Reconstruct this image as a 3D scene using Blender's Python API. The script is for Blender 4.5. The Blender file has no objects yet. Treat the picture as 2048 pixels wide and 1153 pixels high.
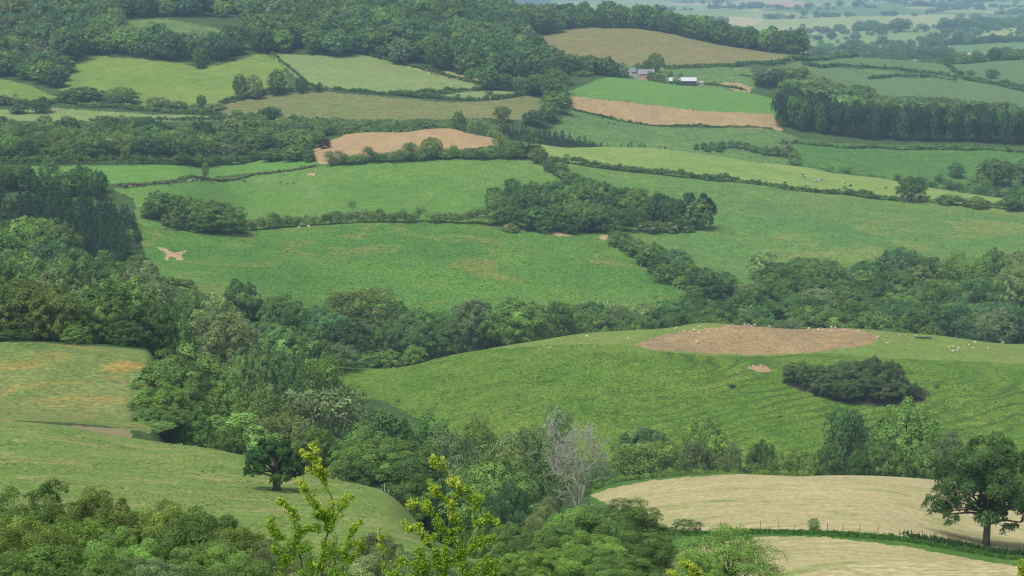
HAZE = 0.95e-4
HAZE_COL = (.46, .72, 1.0)
SUN_ENERGY, SKY_STRENGTH, EXPOSURE = 1.5, .05, 1.27
SUN_ANGLE = 26
import bpy, math, random
import numpy as np
from math import radians, pi

scene = bpy.context.scene
col = scene.collection
rnd = random.Random(7)
npr = np.random.default_rng(11)

# ------------------------------------------------------------------ camera geometry
FPX = 3982.0                      # focal length in photograph pixels (70 mm on a 36 mm sensor)
CX, CY = 1024.0, 576.5
PITCH = radians(9.22)
CP, SP = math.cos(PITCH), math.sin(PITCH)

def slope_of(py):
    """vertical slope z/Y of the sight line through photograph row py"""
    y = (CY - np.asarray(py, float)) / FPX
    return (y * CP - SP) / (CP + y * SP)

def u_of(px, py):
    y = (CY - np.asarray(py, float)) / FPX
    return ((np.asarray(px, float) - CX) / FPX) / (CP + y * SP)

def px_of(u, s):
    d = CP - s * SP
    return CX + FPX * u / d, CY - FPX * (s * CP + SP) / d

# ------------------------------------------------------------------ terrain
def pchip(x, y, xq):
    """monotone cubic through (x, y[, :]) evaluated at xq"""
    x = np.asarray(x, float); y = np.asarray(y, float); xq = np.asarray(xq, float)
    h = np.diff(x)
    sh = (-1,) + (1,) * (y.ndim - 1)
    d = np.diff(y, axis=0) / h.reshape(sh)
    m = np.zeros_like(y)
    h0, h1 = h[:-1].reshape(sh), h[1:].reshape(sh)
    w1, w2 = 2 * h1 + h0, h1 + 2 * h0
    ok = d[:-1] * d[1:] > 0
    with np.errstate(divide='ignore', invalid='ignore'):
        mm = (w1 + w2) / (w1 / d[:-1] + w2 / d[1:])
    m[1:-1] = np.where(ok, mm, 0.0)
    m[0], m[-1] = d[0], d[-1]
    i = np.clip(np.searchsorted(x, xq, side='right') - 1, 0, len(x) - 2)
    t = ((xq - x[i]) / h[i]).reshape(sh)
    hh = h[i].reshape(sh)
    t2, t3 = t * t, t * t * t
    return ((2*t3 - 3*t2 + 1) * y[i] + (t3 - 2*t2 + t) * hh * m[i] + (-2*t3 + 3*t2) * y[i+1] + (t3 - t2) * hh * m[i+1])

# knots of the land along a few bearings: (distance, photo row of a visible point) or (distance, None, height)
near = [(2, None, -1.7), (30, None, -10.8), (60, None, -20.4), (100, None, -33.2), (150, None, -48.2)]
far_l = [(2250, None, -6), (2450, None, 6), (3000, None, -50), (4000, None, -150), (6000, None, -160), (9000, None, -158), (13000, None, -150)]
far_r = [(3500, None, -153), (4200, None, -158), (5000, None, -166), (6000, None, -172), (7200, None, -168), (8600, None, -172), (10500, None, -168), (13000, None, -140)]
KN = {
 -450: near + [(200, 1040), (260, 925), (330, 835), (345, None, -80.5), (352, 838), (375, 815), (420, 685), (480, None, -93), (600, None, -116), (700, None, -122), (780, None, -119), (850, 490), (950, None, -116), (1020, 360), (1100, 330), (1200, 300), (1350, 255), (1400, 240), (1450, 216), (1580, 165), (1650, 130), (1850, 60), (2050, 0)] + far_l,
 0: near + [(200, 1040), (260, 933), (330, 845), (345, None, -80.2), (352, 842), (375, 820), (420, 692), (480, None, -95), (600, None, -118), (700, None, -124), (780, None, -120), (850, 490), (950, None, -116), (1020, 360), (1100, 330), (1200, 300), (1350, 255), (1400, 240), (1450, 216), (1580, 165), (1650, 130), (1850, 60), (2050, 0)] + far_l,
 296: near + [(200, 1052), (260, 960), (330, 884), (343, None, -83.6), (352, 866), (372, 838), (420, 712), (500, None, -105), (620, None, -126), (720, None, -126), (800, 566), (870, 516), (940, 464), (1000, 390), (1100, 327), (1200, 300), (1350, 255), (1400, 240), (1450, 222), (1490, 203), (1650, 112), (1850, 45), (2050, 0)] + far_l,
 342: near + [(190, 1075), (200, 1058), (260, 965), (330, 892), (352, None, -92), (372, None, -98), (420, None, -106), (500, None, -118), (620, None, -131), (720, None, -130), (800, 560), (870, 520), (940, 470), (1000, 395), (1100, 330), (1200, 305), (1350, 255), (1400, 240), (1450, 224), (1490, 203), (1640, 114), (1850, 45), (2050, 0)] + far_l,
 500: near + [(175, 1100), (210, 1045), (260, 978), (330, 916), (400, None, -108), (500, None, -128), (600, None, -138), (700, None, -137), (800, 590), (980, 461), (1005, 448), (1150, 355), (1180, 335), (1230, 318), (1300, 285), (1400, 250), (1430, 235), (1480, 205), (1505, 192), (1650, 112), (1850, 50), (2050, 0)] + far_l,
 750: near + [(175, 1100), (205, 1060), (245, 1015), (290, 978), (330, None, -91), (400, None, -112), (500, None, -132), (600, 862), (690, 746), (740, None, -151), (780, None, -152), (820, 640), (985, 454), (1005, 440), (1170, 330), (1190, 306), (1285, 266), (1330, None, -117), (1400, None, -119), (1440, 233), (1500, 188), (1525, 181), (1680, 115), (1850, 55), (2050, 0)] + far_l,
 900: near + [(180, None, -55), (205, None, -62), (250, None, -76), (300, None, -90), (400, None, -115), (500, None, -132), (585, 866), (660, 762), (696, 716), (750, None, -150), (800, None, -152), (832, 622), (990, 455), (1008, 443), (1172, 323), (1200, 298), (1275, 257), (1310, None, -117), (1385, None, -119), (1435, 236), (1500, 191), (1533, 181), (1690, 128), (1870, 72), (2050, 26), (2250, None, -36), (2450, None, -34), (3000, None, -85), (4000, None, -155), (6000, None, -165), (9000, None, -165), (13000, None, -150)],
 1000: near + [(170, None, -53), (200, None, -62), (260, None, -80), (300, None, -92), (400, None, -117), (500, None, -132), (570, 868), (640, 772), (700, 700), (760, None, -150), (800, None, -152), (845, 605), (1000, 456), (1012, 446), (1180, 322), (1212, 290), (1245, 279), (1290, None, -118), (1370, None, -119), (1430, 238), (1500, 194), (1540, 182), (1700, 140), (1900, 92), (2060, 66), (2140, None, -66), (2300, None, -70), (2700, None, -110)] + far_r,
 1250: near + [(170, None, -54), (200, None, -63), (260, 1088), (310, 1032), (400, 966), (480, None, -133), (520, None, -137), (560, 900), (610, 800), (660, 720), (706, 664), (760, None, -148), (820, None, -150), (880, 592), (1010, 470), (1035, 455), (1100, 402), (1180, 341), (1186, 336), (1290, 294), (1340, None, -131), (1400, 296), (1480, 250), (1500, 245), (1540, 206), (1700, 157), (1750, None, -103), (1800, 152), (1880, 135), (1905, 131), (2150, 58), (2230, None, -67), (2450, None, -98), (2900, None, -145)] + far_r,
 1500: near + [(170, None, -53), (195, 1150), (250, 1078), (268, 1058), (400, 950), (460, None, -128), (520, None, -138), (560, 920), (620, 800), (665, 722), (690, 704), (716, 651), (770, None, -150), (830, None, -152), (890, None, -151), (935, 568), (1050, 460), (1186, 366), (1193, 361), (1290, 323), (1340, None, -144), (1395, 316), (1480, 264), (1502, 256), (1542, 227), (1665, 188), (1720, None, -117), (1800, 150), (1895, 130), (1910, 128), (2080, 102), (2150, None, -90), (2400, None, -120), (2900, None, -148)] + far_r,
 1750: near + [(170, None, -52), (182, 1150), (240, 1086), (258, 1064), (410, 957), (470, None, -131), (530, None, -142), (565, 930), (630, 805), (675, 728), (695, 712), (732, 664), (790, None, -153), (860, None, -156), (930, None, -153), (975, 530), (1080, 455), (1182, 401), (1190, 394), (1290, 356), (1340, None, -150), (1385, 350), (1500, 288), (1555, 268), (1620, None, -136), (1700, None, -136), (1900, 190), (2000, 160), (2160, 118), (2400, None, -127), (2900, None, -148)] + far_r,
 2048: near + [(170, None, -52), (185, 1150), (240, 1130), (290, 1085), (410, 972), (470, None, -133), (530, None, -145), (570, 942), (640, 812), (690, 740), (708, 722), (742, 689), (800, None, -158), (900, None, -160), (975, 540), (1090, 460), (1170, 426), (1178, 420), (1270, 398), (1330, None, -158), (1420, 350), (1500, 298), (1555, 276), (1620, None, -138), (1720, None, -142), (1900, 206), (2150, 150), (2360, 122), (2600, None, -132), (3000, None, -150)] + far_r,
}
KN[2500] = [(a[0], a[1] + 12) if a[1] is not None else a for a in KN[2048]]

upx = np.concatenate([np.arange(-450, 0, 12.0), np.arange(0, 2049, 2.6), np.arange(2060, 2501, 12.0)])
COLU = (upx - CX) / FPX / CP / 1.012
kpx = sorted(KN)
KU = (np.array(kpx, float) - CX) / FPX / CP / 1.012
def knot_profile(p, yq):
    ks = KN[p]
    return pchip([k[0] for k in ks], [k[2] if k[1] is None else float(slope_of(k[1])) * k[0] for k in ks], yq)
# rows of the sheet: close together wherever the ground turns its face to the viewer
yf = np.concatenate([np.arange(2, 60, 2.0), np.arange(60, 3000, 1.0), np.arange(3000, 13001, 20.0)])
sl_f = np.array([knot_profile(p, yf) for p in kpx]) / yf
rate = np.clip(np.diff(sl_f, axis=1), 0, None).max(0) * FPX / np.diff(yf)          # photo rows per metre
rate = np.convolve(rate, np.ones(9) / 9, mode='same') / 2.3
ym = .5 * (yf[1:] + yf[:-1])
rate = np.clip(rate, np.where(ym < 60, .4, np.where(ym < 3000, 1 / 14, 1 / 60)), np.where(ym < 150, .5, 1 / .4))
cum = np.concatenate([[0], np.cumsum(rate * np.diff(yf))])
ROWY = np.interp(np.arange(0, cum[-1]), cum, yf)
print('land sheet rows', len(ROWY), 'cols', len(COLU))
Zk = [knot_profile(p, ROWY) for p in kpx]
Z = pchip(KU, np.array(Zk), COLU).T          # rows x cols
# smooth across bearings
def smooth(a, n, axis):
    k = np.hanning(n + 2)[1:-1]; k /= k.sum()
    pad = [(0, 0), (0, 0)]; pad[axis] = (n // 2, n // 2)
    b = np.pad(a, pad, mode='edge'); out = np.zeros_like(a)
    for i in range(n):
        out += k[i] * (b[:, i:i + a.shape[1]] if axis == 1 else b[i:i + a.shape[0], :])
    return out
Z = smooth(Z, 27, 1)
XX = ROWY[:, None] * COLU[None, :]
YY = np.repeat(ROWY[:, None], len(COLU), 1)
# gentle swells of the ground (sum of random waves)
def waves(x, y, wl, n, seed):
    r = np.random.default_rng(seed); out = np.zeros_like(x)
    for _ in range(n):
        a = r.uniform(0, 2 * pi); L = wl * r.uniform(.6, 1.6)
        out += np.sin((x * math.cos(a) + y * math.sin(a)) * 2 * pi / L + r.uniform(0, 6.28))
    return out / math.sqrt(n)
amp = np.clip((YY - 160) / 300, 0, 1)
Z += amp * (0.45 * waves(XX, YY, 60, 7, 3) + 0.16 * waves(XX, YY, 19, 7, 4))
plain = np.clip((YY - 2700) / 1200, 0, 1)
Z += plain * 8.0 * waves(XX, YY, 900, 6, 5)

# sheep tracks: little steps that follow the contours of the steep pastures
def steps(mask, step, warp):
    p = Z / step + warp; f = np.floor(p); t = p - f; t = np.clip((t - .5) / .36 + .5, 0, 1)
    return mask * ((f + t - p) * step)
pxg, pyg = px_of(XX / YY, Z / YY)
sst = lambda v, a, b: np.clip((v - a) / (b - a), 0, 1)
blot = np.clip(.55 + .5 * waves(XX, YY, 55, 5, 31), 0, 1)
m1_ = sst(YY, 612, 632) * sst(YY, 706, 690) * sst(pxg, 1120, 1320) * blot
m2_ = sst(YY, 860, 880) * sst(YY, 950, 930) * sst(pxg, 370, 420) * sst(pxg, 600, 540)
Z += steps(np.clip(m1_ + m2_, 0, 1), .95, .30 * waves(XX, YY, 48, 6, 32))
SLP = Z / YY
def ground_z(x, y):
    u = x / y
    j = np.clip(np.interp(u, COLU, np.arange(len(COLU))), 0, len(COLU) - 1.001)
    i = np.clip(np.interp(y, ROWY, np.arange(len(ROWY))), 0, len(ROWY) - 1.001)
    i0, j0 = int(i), int(j); a, b = i - i0, j - j0
    return float((Z[i0, j0] * (1-a) + Z[i0+1, j0] * a) * (1-b) + (Z[i0, j0+1] * (1-a) + Z[i0+1, j0+1] * a) * b)
def hit(px, py, ymin=40.0):
    """the point of the land seen at a photograph pixel, no nearer than ymin"""
    s = float(slope_of(py)); u = float(u_of(px, py))
    j = min(max(np.interp(u, COLU, np.arange(len(COLU))), 0), len(COLU) - 1.001)
    j0 = int(j); b = j - j0
    c = SLP[:, j0] * (1 - b) + SLP[:, j0 + 1] * b
    k0 = int(np.searchsorted(ROWY, ymin))
    w = np.nonzero(c[k0:] >= s)[0]
    if len(w) == 0: Y = 9000.0
    elif w[0] == 0: Y = ROWY[k0]
    else:
        k = k0 + w[0]; t = (s - c[k-1]) / max(c[k] - c[k-1], 1e-9)
        Y = ROWY[k-1] + t * (ROWY[k] - ROWY[k-1])
    x = u * Y
    return x, float(Y), ground_z(x, Y)
def at(px, Y, py=None):
    """the land at a distance Y on the bearing of photo column px"""
    u = float(u_of(px, 500 if py is None else py)); x = u * Y
    return x, float(Y), ground_z(x, Y)

# ------------------------------------------------------------------ object helpers
def tag(o, label=None, cat=None, group=None, kind=None):
    if label: o['label'] = label
    if cat: o['category'] = cat
    if group: o['group'] = group
    if kind: o['kind'] = kind
    return o
def link(o, parent=None):
    col.objects.link(o)
    if parent is not None: o.parent = parent
    return o
def empty(name, loc=(0, 0, 0), rz=0.0):
    o = bpy.data.objects.new(name, None); o.location = loc; o.rotation_euler = (0, 0, rz)
    o.empty_display_size = 0.5
    return link(o)
def np_mesh(name, verts, quads, mats=(), smooth_=False, attr=None, tri=False):
    verts = np.asarray(verts, np.float32); quads = np.asarray(quads, np.int32)
    k = quads.shape[1]
    me = bpy.data.meshes.new(name)
    me.vertices.add(len(verts)); me.vertices.foreach_set('co', verts.ravel())
    me.loops.add(quads.size); me.loops.foreach_set('vertex_index', quads.ravel())
    me.polygons.add(len(quads))
    me.polygons.foreach_set('loop_start', np.arange(0, quads.size, k, dtype=np.int32))
    me.polygons.foreach_set('loop_total', np.full(len(quads), k, np.int32))
    if smooth_: me.polygons.foreach_set('use_smooth', np.ones(len(quads), bool))
    if attr is not None:
        a = me.attributes.new('tone', 'FLOAT', 'FACE'); a.data.foreach_set('value', np.asarray(attr, np.float32))
    for m in mats: me.materials.append(m)
    me.update(calc_edges=True)
    return me
class MB:
    """collects shapes into one mesh"""
    def __init__(self): self.v = []; self.f = []; self.mi = []
    def add(self, v, f, mi=0):
        b = len(self.v); self.v += [tuple(p) for p in v]
        self.f += [tuple(b + i for i in q) for q in f]; self.mi += [mi] * len(f)
    def box(self, c, s, rz=0.0, mi=0):
        cx, cy, cz = c; a, b, h = s[0] / 2, s[1] / 2, s[2] / 2; ca, sa = math.cos(rz), math.sin(rz)
        v = [(cx + x * ca - y * sa, cy + x * sa + y * ca, cz + z) for x, y, z in
             [(-a, -b, -h), (a, -b, -h), (a, b, -h), (-a, b, -h), (-a, -b, h), (a, -b, h), (a, b, h), (-a, b, h)]]
        self.add(v, [(0, 3, 2, 1), (4, 5, 6, 7), (0, 1, 5, 4), (1, 2, 6, 5), (2, 3, 7, 6), (3, 0, 4, 7)], mi)
    def tube(self, pts, rad, n=6, mi=0, cap=True):
        P = [np.array(p, float) for p in pts]; R = rad if hasattr(rad, '__len__') else [rad] * len(P)
        ring = []
        prev = None
        for i, p in enumerate(P):
            d = P[min(i+1, len(P)-1)] - P[max(i-1, 0)]; L = np.linalg.norm(d); d = d / L if L > 1e-9 else np.array([0, 0, 1.])
            a = prev if prev is not None else (np.array([1., 0, 0]) if abs(d[0]) < .9 else np.array([0, 1., 0]))
            a = a - d * a.dot(d); a /= max(np.linalg.norm(a), 1e-9); prev = a; b = np.cross(d, a)
            ring.append([p + R[i] * (a * math.cos(2*pi*k/n) + b * math.sin(2*pi*k/n)) for k in range(n)])
        base = len(self.v); self.v += [tuple(q) for r in ring for q in r]
        for i in range(len(P) - 1):
            for k in range(n):
                self.f.append((base + i*n + k, base + i*n + (k+1) % n, base + (i+1)*n + (k+1) % n, base + (i+1)*n + k)); self.mi.append(mi)
        if cap:
            self.f.append(tuple(base + k for k in reversed(range(n)))); self.mi.append(mi)
            self.f.append(tuple(base + (len(P)-1)*n + k for k in range(n))); self.mi.append(mi)
    def mesh(self, name, mats, smooth_=False):
        me = bpy.data.meshes.new(name); me.from_pydata(self.v, [], self.f)
        for m in (mats if isinstance(mats, (list, tuple)) else [mats]): me.materials.append(m)
        me.polygons.foreach_set('material_index', np.array(self.mi, np.int32))
        if smooth_: me.polygons.foreach_set('use_smooth', np.ones(len(self.f), bool))
        me.update(); return me
    def build(self, name, mats, parent=None, smooth_=False):
        return link(bpy.data.objects.new(name, self.mesh(name, mats, smooth_)), parent)

# ------------------------------------------------------------------ materials
def new_mat(name):
    m = bpy.data.materials.new(name); m.use_nodes = True
    nt = m.node_tree; nt.nodes.clear()
    return m, nt.nodes, nt.links
def flat_mat(name, c, rough=.8, var=.15, scale=3.0):
    m, N, L = new_mat(name)
    o = N.new('ShaderNodeOutputMaterial'); b = N.new('ShaderNodeBsdfPrincipled'); b.inputs['Roughness'].default_value = rough
    t = N.new('ShaderNodeTexCoord'); n = N.new('ShaderNodeTexNoise'); n.inputs['Scale'].default_value = scale; n.inputs['Detail'].default_value = 5
    mx = N.new('ShaderNodeMix'); mx.data_type = 'RGBA'
    mx.inputs[6].default_value = (*[v * (1 - var) for v in c], 1); mx.inputs[7].default_value = (*[min(1, v * (1 + var)) for v in c], 1)
    L.new(t.outputs['Object'], n.inputs['Vector']); L.new(n.outputs['Fac'], mx.inputs[0]); L.new(mx.outputs[2], b.inputs['Base Color']); L.new(b.outputs[0], o.inputs[0])
    return m
def ramp(N, fac_pos):
    r = N.new('ShaderNodeValToRGB')
    while len(r.color_ramp.elements) > 1: r.color_ramp.elements.remove(r.color_ramp.elements[0])
    r.color_ramp.elements[0].position = fac_pos[0][0]; r.color_ramp.elements[0].color = (*fac_pos[0][1], 1)
    for p, c in fac_pos[1:]:
        e = r.color_ramp.elements.new(p); e.color = (*c, 1)
    return r
def ground_mat(name, base, alt, patch=None, patch_amt=.0, big=60.0, fine=2.2, stretch=(1, 1), rot=0.0, bump=.35, rows=None, rowdark=.25, contrast=1.0, rough=.95, tuft=0.5, terrace=0.0):
    """soil or sward: two tones mixed by broad patches, fine mottling, optional third tone in patches, optional drilled rows"""
    m, N, L = new_mat(name)
    o = N.new('ShaderNodeOutputMaterial'); b = N.new('ShaderNodeBsdfPrincipled'); b.inputs['Roughness'].default_value = rough
    b.inputs['Specular IOR Level'].default_value = .2
    t = N.new('ShaderNodeTexCoord'); mp = N.new('ShaderNodeMapping'); mp.inputs['Rotation'].default_value = (0, 0, rot); mp.inputs['Scale'].default_value = (stretch[0], stretch[1], 1)
    L.new(t.outputs['Object'], mp.inputs['Vector'])
    def noise(sc, det, rg=.55, dist=0.0):
        n = N.new('ShaderNodeTexNoise'); n.inputs['Scale'].default_value = 1.0 / sc; n.inputs['Detail'].default_value = det; n.inputs['Roughness'].default_value = rg; n.inputs['Distortion'].default_value = dist
        L.new(mp.outputs[0], n.inputs['Vector']); return n
    n1 = noise(big, 6, .6, .6); n2 = noise(fine, 3, .65); n3 = noise(fine * 5, 4, .7)
    def mix(fac, a, bb, mode='MIX'):
        x = N.new('ShaderNodeMix'); x.data_type = 'RGBA'; x.blend_type = mode
        if isinstance(fac, (int, float)): x.inputs[0].default_value = fac
        else: L.new(fac, x.inputs[0])
        for v, k in ((a, 6), (bb, 7)):
            if isinstance(v, tuple): x.inputs[k].default_value = (*v, 1)
            else: L.new(v, x.inputs[k])
        return x.outputs[2]
    def mr(inp, lo, hi, a=0.0, bb=1.0):
        r = N.new('ShaderNodeMapRange'); r.inputs[1].default_value = lo; r.inputs[2].default_value = hi; r.inputs[3].default_value = a; r.inputs[4].default_value = bb
        L.new(inp, r.inputs[0]); return r.outputs[0]
    c = mix(mr(n1.outputs['Fac'], .35, .65), base, alt)
    if patch is not None:
        n4 = noise(big * .55, 7, .62, 1.2)
        c = mix(mr(n4.outputs['Fac'], .52, .70, 0, patch_amt), c, patch)
    # tufts: light and dark flecks of the sward itself
    k1 = mr(n2.outputs['Fac'], .3, .7, 1 - .42 * contrast * tuft * 2, 1 + .42 * contrast * tuft * 2)
    k2 = mr(n3.outputs['Fac'], .3, .7, 1 - .16 * contrast, 1 + .16 * contrast)
    mu = N.new('ShaderNodeMath'); mu.operation = 'MULTIPLY'; L.new(k1, mu.inputs[0]); L.new(k2, mu.inputs[1])
    fac = mu.outputs[0]
    if rows:
        w = N.new('ShaderNodeTexWave'); w.wave_type = 'BANDS'; w.bands_direction = 'Y'; w.inputs['Scale'].default_value = 1.0 / rows / 3.1416 * 1.57; w.inputs['Distortion'].default_value = 1.1; w.inputs['Detail'].default_value = 3; w.inputs['Detail Scale'].default_value = .5
        L.new(mp.outputs[0], w.inputs['Vector'])
        k3 = mr(w.outputs['Fac'], 0, 1, 1 - rowdark, 1 + rowdark * .5)
        m2 = N.new('ShaderNodeMath'); m2.operation = 'MULTIPLY'; L.new(fac, m2.inputs[0]); L.new(k3, m2.inputs[1]); fac = m2.outputs[0]
    vm = N.new('ShaderNodeVectorMath'); vm.operation = 'SCALE'; L.new(c, vm.inputs[0]); L.new(fac, vm.inputs['Scale'])
    L.new(vm.outputs[0], b.inputs['Base Color'])
    bp = N.new('ShaderNodeBump'); bp.inputs['Strength'].default_value = bump; bp.inputs['Distance'].default_value = fine * .35
    L.new(n2.outputs['Fac'], bp.inputs['Height']); last = bp.outputs[0]
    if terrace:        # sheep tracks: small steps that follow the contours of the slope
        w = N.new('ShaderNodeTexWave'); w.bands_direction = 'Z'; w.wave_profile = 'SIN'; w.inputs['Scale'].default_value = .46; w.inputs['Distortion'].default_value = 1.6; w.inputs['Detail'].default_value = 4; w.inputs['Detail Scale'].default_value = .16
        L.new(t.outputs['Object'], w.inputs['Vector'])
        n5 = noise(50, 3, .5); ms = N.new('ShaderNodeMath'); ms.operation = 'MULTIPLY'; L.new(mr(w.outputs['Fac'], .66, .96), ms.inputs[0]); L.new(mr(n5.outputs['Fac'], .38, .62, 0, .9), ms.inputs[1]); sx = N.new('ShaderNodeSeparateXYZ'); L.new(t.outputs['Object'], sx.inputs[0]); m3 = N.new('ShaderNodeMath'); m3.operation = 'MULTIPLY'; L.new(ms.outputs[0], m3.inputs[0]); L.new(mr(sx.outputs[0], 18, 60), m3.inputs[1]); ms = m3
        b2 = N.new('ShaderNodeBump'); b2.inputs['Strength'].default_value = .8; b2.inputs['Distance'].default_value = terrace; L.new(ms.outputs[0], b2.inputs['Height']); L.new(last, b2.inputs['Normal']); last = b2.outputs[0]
        riser_shade = N.new('ShaderNodeMix'); riser_shade.data_type = 'RGBA'; L.new(ms.outputs[0], riser_shade.inputs[0]); L.new(vm.outputs[0], riser_shade.inputs[6]); riser_shade.inputs[7].default_value = (.042, .098, .013, 1)      # shade of the long grass on the risers, painted as dark bands
        L.new(riser_shade.outputs[2], b.inputs['Base Color'])
    L.new(last, b.inputs['Normal'])
    L.new(b.outputs[0], o.inputs[0])
    return m
# ------------------------------------------------------------------ the land, split into fields along their boundaries
G = {
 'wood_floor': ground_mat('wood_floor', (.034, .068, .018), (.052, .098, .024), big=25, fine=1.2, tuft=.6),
 'near_meadow': ground_mat('near_meadow', (.110, .196, .038), (.152, .216, .052), (.290, .255, .115), .85, big=18, fine=.5, stretch=(.8, .9), rot=.25, tuft=.65, bump=.5),
 'orange_meadow': ground_mat('orange_meadow', (.098, .165, .040), (.150, .185, .058), (.315, .200, .052), .85, big=20, fine=.7, stretch=(.6, .9), rot=-.35, tuft=.55),
 'dry_track': ground_mat('dry_track', (.230, .185, .110), (.190, .180, .085), (.260, .210, .140), .6, big=12, fine=.6, tuft=.3),
 'hay': ground_mat('hay', (.370, .332, .165), (.420, .368, .205), (.200, .265, .070), .95, big=22, fine=.5, stretch=(.5, 1.1), rot=.10, rows=1.5, rowdark=.22, tuft=.55, bump=.5),
 'bank': ground_mat('bank', (.050, .135, .018), (.075, .165, .026), (.035, .085, .015), .6, big=7, fine=.5, tuft=.7, bump=.7),
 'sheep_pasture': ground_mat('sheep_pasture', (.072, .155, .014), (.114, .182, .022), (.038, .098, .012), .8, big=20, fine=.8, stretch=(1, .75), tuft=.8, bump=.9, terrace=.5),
 'crest_grass': ground_mat('crest_grass', (.118, .195, .034), (.150, .205, .048), (.180, .170, .070), .7, big=18, fine=.9, tuft=.45),
 'soil_patch': ground_mat('soil_patch', (.285, .205, .100), (.230, .175, .092), (.370, .248, .100), .7, big=22, fine=.7, stretch=(.6, 1), tuft=.5, bump=.6),
 'scar': ground_mat('scar', (.340, .225, .110), (.300, .215, .130), big=6, fine=.6, tuft=.3),
 'chalk': ground_mat('chalk', (.400, .300, .170), (.320, .240, .140), big=6, fine=.7, tuft=.3),
 'mid_meadow': ground_mat('mid_meadow', (.054, .150, .020), (.088, .182, .028), (.180, .185, .046), .9, big=58, fine=1.0, stretch=(.9, .7), rot=.1, tuft=.75, bump=.6),
 'upper_meadow': ground_mat('upper_meadow', (.072, .178, .026), (.104, .200, .036), (.130, .200, .054), .7, big=60, fine=1.2, stretch=(.9, .7), tuft=.55),
 'right_meadow': ground_mat('right_meadow', (.070, .168, .034), (.110, .195, .042), (.172, .198, .050), .9, big=66, fine=1.2, stretch=(.7, .8), rot=-.08, tuft=.6),
 'cow_pasture': ground_mat('cow_pasture', (.155, .250, .055), (.195, .265, .070), (.125, .235, .055), .6, big=60, fine=1.6, stretch=(.6, 1), tuft=.3),
 'bright_crop': ground_mat('bright_crop', (.090, .215, .036), (.108, .228, .042), (.100, .195, .040), .7, big=45, fine=1.2, rows=4.0, rowdark=.10, tuft=.25),
 'plough': ground_mat('plough', (.340, .240, .120), (.305, .218, .112), (.380, .27, .13), .6, big=34, fine=1.2, rows=2.5, rowdark=.10, tuft=.3),
 'brown_strip': ground_mat('brown_strip', (.315, .232, .112), (.285, .214, .106), big=40, fine=1.5, rows=4, rowdark=.1, tuft=.3),
 'marsh_field': ground_mat('marsh_field', (.055, .142, .024), (.078, .162, .030), (.042, .105, .022), .7, big=36, fine=1.8, tuft=.65),
 'rough_pasture': ground_mat('rough_pasture', (.076, .158, .040), (.104, .176, .046), (.055, .112, .034), .8, big=30, fine=1.8, tuft=.65),
 'yellow_meadow': ground_mat('yellow_meadow', (.115, .200, .034), (.165, .222, .044), (.092, .178, .036), .8, big=70, fine=1.8, tuft=.35),
 'pale_field': ground_mat('pale_field', (.150, .222, .066), (.178, .230, .076), (.200, .205, .092), .7, big=50, fine=1.8, tuft=.3),
 'terraced_field': ground_mat('terraced_field', (.138, .165, .052), (.165, .168, .062), (.125, .188, .048), .8, big=40, fine=2.0, rows=7, rowdark=.22, tuft=.4),
 'straw_lane': ground_mat('straw_lane', (.360, .275, .140), (.330, .260, .130), big=30, fine=2, tuft=.2),
 'hill_field': ground_mat('hill_field', (.165, .165, .058), (.190, .162, .066), (.125, .168, .052), .8, big=50, fine=2.6, tuft=.5),
 'blue_crop': ground_mat('blue_crop', (.085, .158, .054), (.100, .170, .060), big=80, fine=3, stretch=(1, 1), rot=.5, rows=9, rowdark=.12, tuft=.2),
 'clearing': ground_mat('clearing', (.075, .155, .034), (.130, .182, .046), (.055, .115, .030), .6, big=30, fine=3, tuft=.5),
}
def plain_mat():
    m, N, L = new_mat('plain')
    o = N.new('ShaderNodeOutputMaterial'); b = N.new('ShaderNodeBsdfPrincipled'); b.inputs['Roughness'].default_value = .95; b.inputs['Specular IOR Level'].default_value = .2
    t = N.new('ShaderNodeTexCoord'); mp = N.new('ShaderNodeMapping'); mp.inputs['Scale'].default_value = (1/330, 1/560, 0); mp.inputs['Rotation'].default_value = (0, 0, .3)
    L.new(t.outputs['Object'], mp.inputs['Vector'])
    v = N.new('ShaderNodeTexVoronoi'); v.inputs['Scale'].default_value = 1; L.new(mp.outputs[0], v.inputs['Vector'])
    s = N.new('ShaderNodeSeparateColor'); L.new(v.outputs['Color'], s.inputs[0])
    r = ramp(N, [(0, (.17, .26, .07)), (.18, (.24, .30, .10)), (.34, (.12, .21, .06)), (.48, (.30, .32, .13)), (.60, (.10, .19, .055)), (.74, (.38, .34, .17)), (.82, (.20, .28, .09)), (.90, (.40, .28, .18)), (.94, (.27, .32, .11))]); r.color_ramp.interpolation = 'CONSTANT'
    L.new(s.outputs[0], r.inputs[0])
    n = N.new('ShaderNodeTexNoise'); n.inputs['Scale'].default_value = 1/25; n.inputs['Detail'].default_value = 5; L.new(t.outputs['Object'], n.inputs['Vector'])
    mr = N.new('ShaderNodeMapRange'); mr.inputs[3].default_value = .8; mr.inputs[4].default_value = 1.2; L.new(n.outputs['Fac'], mr.inputs[0])
    vm = N.new('ShaderNodeVectorMath'); vm.operation = 'SCALE'; L.new(r.outputs[0], vm.inputs[0]); L.new(mr.outputs[0], vm.inputs['Scale'])
    L.new(vm.outputs[0], b.inputs['Base Color']); L.new(b.outputs[0], o.inputs[0])
    return m
G['plain'] = plain_mat()

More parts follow.
